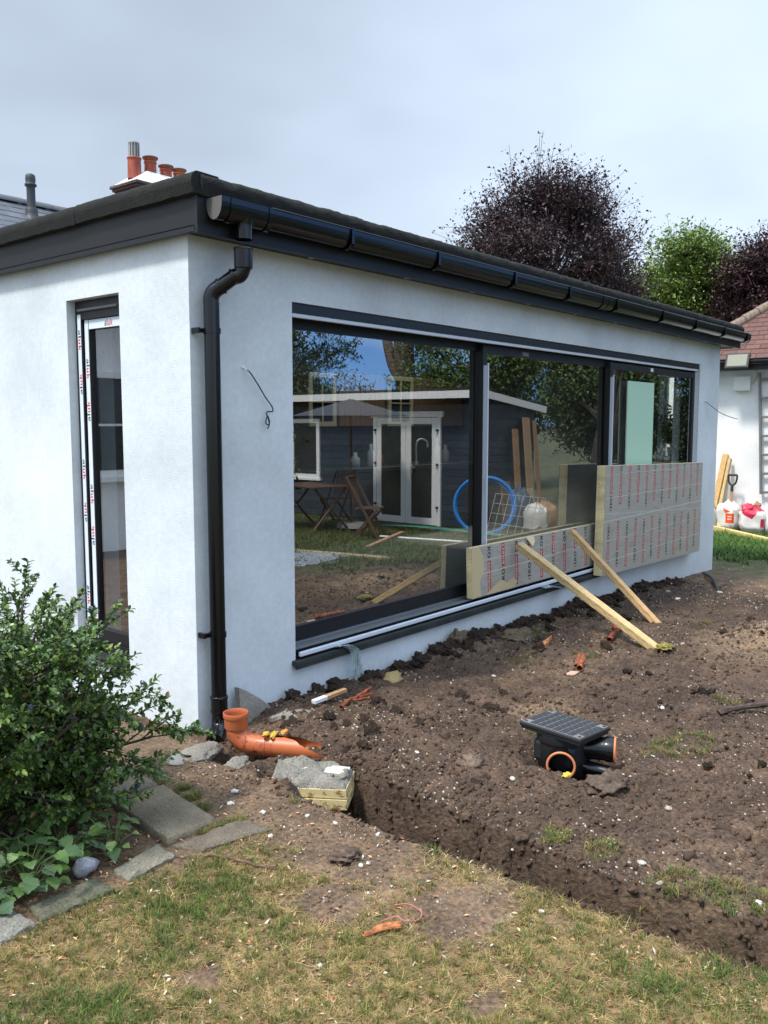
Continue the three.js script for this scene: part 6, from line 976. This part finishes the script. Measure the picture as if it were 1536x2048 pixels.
// ---------------------------------------------------------------- ceanothus bush and weeds at the left
{
  const foot = [-1.27, -0.03, 0.20], o = thing('ceanothus_bush', 'dark green small leaved bush with fading blue flower heads at the left', 'bush', foot), R = rng(2024);
  const stems = [], leaves = [], heads = [], G = () => (R() + R() + R() - 1.5) * 1.2;
  const grow = (p, d, len, r, lev) => {   // a shoot that forks; leaves sit along the last two orders
    const q = p.clone().addScaledVector(d, len * 0.5).add(V(G(), G(), G()).multiplyScalar(len * 0.07)), e = q.clone().addScaledVector(d.clone().add(V(G() * 0.25, 0.10 + G() * 0.2, G() * 0.25)).normalize(), len * 0.5);
    stems.push(new THREE.TubeGeometry(new THREE.QuadraticBezierCurve3(p, q, e), lev > 2 ? 3 : 5, r, lev > 2 ? 4 : 6));
    const dir = e.clone().sub(q).normalize();
    if (lev >= 2) { const n = lev === 2 ? 10 : 18; for (let i = 0; i < n; i++) { const t = 0.15 + 0.9 * (i + R()) / n, a = i * 2.4 + R(); const c = t < 0.5 ? p.clone().lerp(q, t * 2) : q.clone().lerp(e, (t - 0.5) * 2); leaves.push([c, dir.clone(), a]); } }
    if (lev === 3) { if (R() < 0.16) heads.push(e.clone().addScaledVector(dir, 0.012)); return; }
    const k = lev === 0 ? 5 : lev === 1 ? 5 : 4;
    for (let i = 0; i < k; i++) { const t = 0.35 + 0.65 * (i + R()) / k, c = t < 0.5 ? p.clone().lerp(q, t * 2) : q.clone().lerp(e, (t - 0.5) * 2); const nd = dir.clone().multiplyScalar(0.55).add(V(G(), G() * 0.8 + 0.08, G()).multiplyScalar(0.85)).normalize(); grow(c, nd, len * (0.50 + 0.18 * R()), r * 0.55, lev + 1); }
  };
  const mains = [[0.68, 0.62, 0.20], [0.80, 0.42, -0.05], [0.45, 0.95, 0.10], [0.05, 1.0, 0.10], [-0.35, 0.9, 0.1], [-0.7, 0.65, 0.1], [0.25, 0.8, 0.4], [-0.3, 0.75, 0.45], [0.35, 0.5, 0.55], [0.1, 0.8, -0.45], [-0.55, 0.75, -0.4], [0.65, 0.75, -0.25], [-0.75, 0.45, 0.35], [-0.1, 0.6, 0.6], [0.85, 0.55, 0.1], [0.62, 0.55, 0.35], [0.5, 0.62, 0.3], [-0.5, 0.62, 0.3], [0.15, 0.72, 0.3]];
  for (const m of mains) { const d = V(...m).normalize(); grow(V(G() * 0.04, 0, G() * 0.04), d, (0.50 + 0.12 * R()) * (m[1] > 0.7 ? 1.10 : 0.95) * (m[0] > 0.55 ? 0.76 : 1), 0.010, 0); }
  mesh('stems', join(stems.map(g => g.toNonIndexed())), mat([0.060, 0.045, 0.030], { roughness: 0.9 }), o);
  const L = 0.024, w = 0.0066, g = new THREE.BufferGeometry();   // small pointed leaf, folded along its rib and curled
  const S = [[0, 0, 0], [L * 0.3, 0.0022, w], [L * 0.3, 0.0022, -w], [L * 0.34, 0, 0], [L * 0.68, 0.0015, w * 0.95], [L * 0.68, 0.0015, -w * 0.95], [L * 0.7, -0.0006, 0], [L, -0.003, 0]], F = [0, 1, 3, 0, 3, 2, 1, 4, 6, 1, 6, 3, 2, 3, 6, 2, 6, 5, 4, 7, 6, 6, 7, 5];
  g.setAttribute('position', new THREE.Float32BufferAttribute(F.flatMap(i => S[i]), 3)); g.setAttribute('uv', new THREE.Float32BufferAttribute(new Array(F.length * 2).fill(0), 2)); g.computeVertexNormals();
  const im = new THREE.InstancedMesh(g, phys([1, 1, 1], { side: THREE.DoubleSide, roughness: 0.36, specularIntensity: 0.8, transmission: 0.22, thickness: 0 }), leaves.length); im.name = 'foliage'; im.userData.kind = 'stuff'; im.castShadow = im.receiveShadow = true;
  leaves.forEach(([c, dir, a], i) => {
    const s = dir.clone().cross(V(0.3, 1, 0.2)).normalize(), u = s.clone().cross(dir), out = s.multiplyScalar(Math.cos(a)).addScaledVector(u, Math.sin(a)), x = dir.clone().multiplyScalar(0.75).add(out.multiplyScalar(0.9)).add(V(G(), G(), G()).multiplyScalar(0.25)).normalize();
    const up = V(G() * 0.5, 1, G() * 0.5), z = x.clone().cross(up).normalize(), y = z.clone().cross(x), k = 0.75 + 0.75 * R();
    im.setMatrixAt(i, new THREE.Matrix4().makeBasis(x.multiplyScalar(k), y.multiplyScalar(k), z.multiplyScalar(k)).setPosition(c));
    const v = 0.7 + 0.65 * R(), y2 = R() < 0.2; im.setColorAt(i, y2 ? lin(0.16 * v, 0.235 * v, 0.036 * v) : R() < 0.008 ? lin(0.20 * v, 0.11 * v, 0.05 * v) : lin(0.066 * v, 0.130 * v, 0.028 * v));
  });
  o.add(im);
  const rb = rng(6), hg = join([...Array(16)].map(() => new THREE.IcosahedronGeometry(0.34 + 0.2 * rb(), 0).translate((rb() - 0.5) * 1.7, (rb() - 0.5) * 2.6, (rb() - 0.5) * 1.7))), hm = [mat([0.11, 0.105, 0.15], { roughness: 0.9 }), mat([0.10, 0.085, 0.085], { roughness: 0.9 }), mat([0.12, 0.125, 0.20], { roughness: 0.9 })];
  heads.forEach((p, i) => { if (i > 260) return; const m = mesh('flower_head', hg, hm[i % 3], o); m.position.copy(p); m.scale.setScalar(0.004 + 0.0045 * R()); m.rotation.set(R() * 3, R() * 3, R() * 3); });
  console.log('bush leaves', leaves.length, 'heads', heads.length, 'stems', stems.length);
}
{ // broad-leaved weeds: every leaf a mesh of its own
  const R = rng(808), gl = [0, 1, 2].map(v => {
    const n = 12, P = [], I = [], r = rng(50 + v);   // heart-shaped, scalloped, cupped about the rib
    for (let i = 0; i <= n; i++) { const t = i / n, w = 0.54 * Math.pow(Math.sin(Math.PI * Math.pow(t, 0.62)), 0.8) * (1 + 0.10 * (i % 2 ? 1 : -1)) * (0.95 + 0.1 * r()), droop = -0.30 * t * t - 0.05 * Math.sin(t * 5 + v), wav = () => 0.09 * (r() - 0.5), back = i < 3 ? 0.10 : 0; P.push(t - back, 0.16 * w + droop + wav() + 0.03, -w, t, droop + 0.0, 0, t - back, 0.16 * w + droop + wav() + 0.03, w); }
    for (let i = 0; i < n; i++) for (let k = 0; k < 2; k++) { const a = i * 3 + k; I.push(a, a + 1, a + 3, a + 1, a + 4, a + 3); }
    const g = new THREE.BufferGeometry(); g.setAttribute('position', new THREE.Float32BufferAttribute(P, 3)); g.setAttribute('uv', new THREE.Float32BufferAttribute(new Array(P.length / 3 * 2).fill(0), 2)); g.setIndex(I); g.computeVertexNormals(); return g;
  });
  const lm = [[0.11, 0.21, 0.045], [0.14, 0.25, 0.055], [0.085, 0.16, 0.045], [0.08, 0.15, 0.065]].map(c => phys(c, { side: THREE.DoubleSide, roughness: 0.5, transmission: 0.28, thickness: 0 }));
  const weed = (x, z, n, size, spread, label) => {
    const o = thing('broadleaf_weed', label, 'weed', [x, -0.04, z]); const st = [];
    for (let i = 0; i < n; i++) {
      const a = i * 2.4 + R(), hgt = 0.04 + 0.16 * R() * (size / 0.07), d = spread * (0.25 + 0.75 * R()), p = V(Math.cos(a) * d, hgt + 0.03, Math.sin(a) * d); st.push(tube([V(0.01 * R(), 0, 0.01 * R()), V(p.x * 0.4, p.y * 0.7, p.z * 0.4), p], 0.0022, 8, 5));
      const m = mesh('leaf', gl[i % 3], lm[Math.floor(R() * 4)], o); m.position.copy(p); const s = size * (0.45 + 0.7 * R()); m.scale.set(s, s, s * (0.85 + 0.35 * R())); m.rotation.set((R() - 0.5) * 0.7, -a + (R() - 0.5) * 0.8, -0.15 + (R() - 0.5) * 0.6, 'YXZ');
    }
    mesh('stem', join(st.map(g => g.toNonIndexed())), mat([0.10, 0.13, 0.04]), o);
  };
  weed(-1.20, 0.72, 40, 0.05, 0.15, 'leafy weed nearest the pale edging stone, around the grey rock');
  weed(-1.37, 0.79, 46, 0.054, 0.15, 'bright broad leaved weed at the left above the mossy edging stone');
  weed(-1.10, 0.52, 16, 0.05, 0.13, 'small weed in the shade between the bush and the large slab');
  weed(-1.52, 0.72, 36, 0.054, 0.15, 'weed at the left edge under the bush');
  weed(-1.04, 0.80, 14, 0.05, 0.10, 'weed between the bush and the broken pale edging stone');
  weed(-0.98, 0.74, 8, 0.04, 0.07, 'little seedling beside the raised edge of the large slab');
  weed(-1.28, 0.60, 12, 0.05, 0.12, 'weed clump under the bush behind the other weeds');
}

renderer.render(scene, camera);
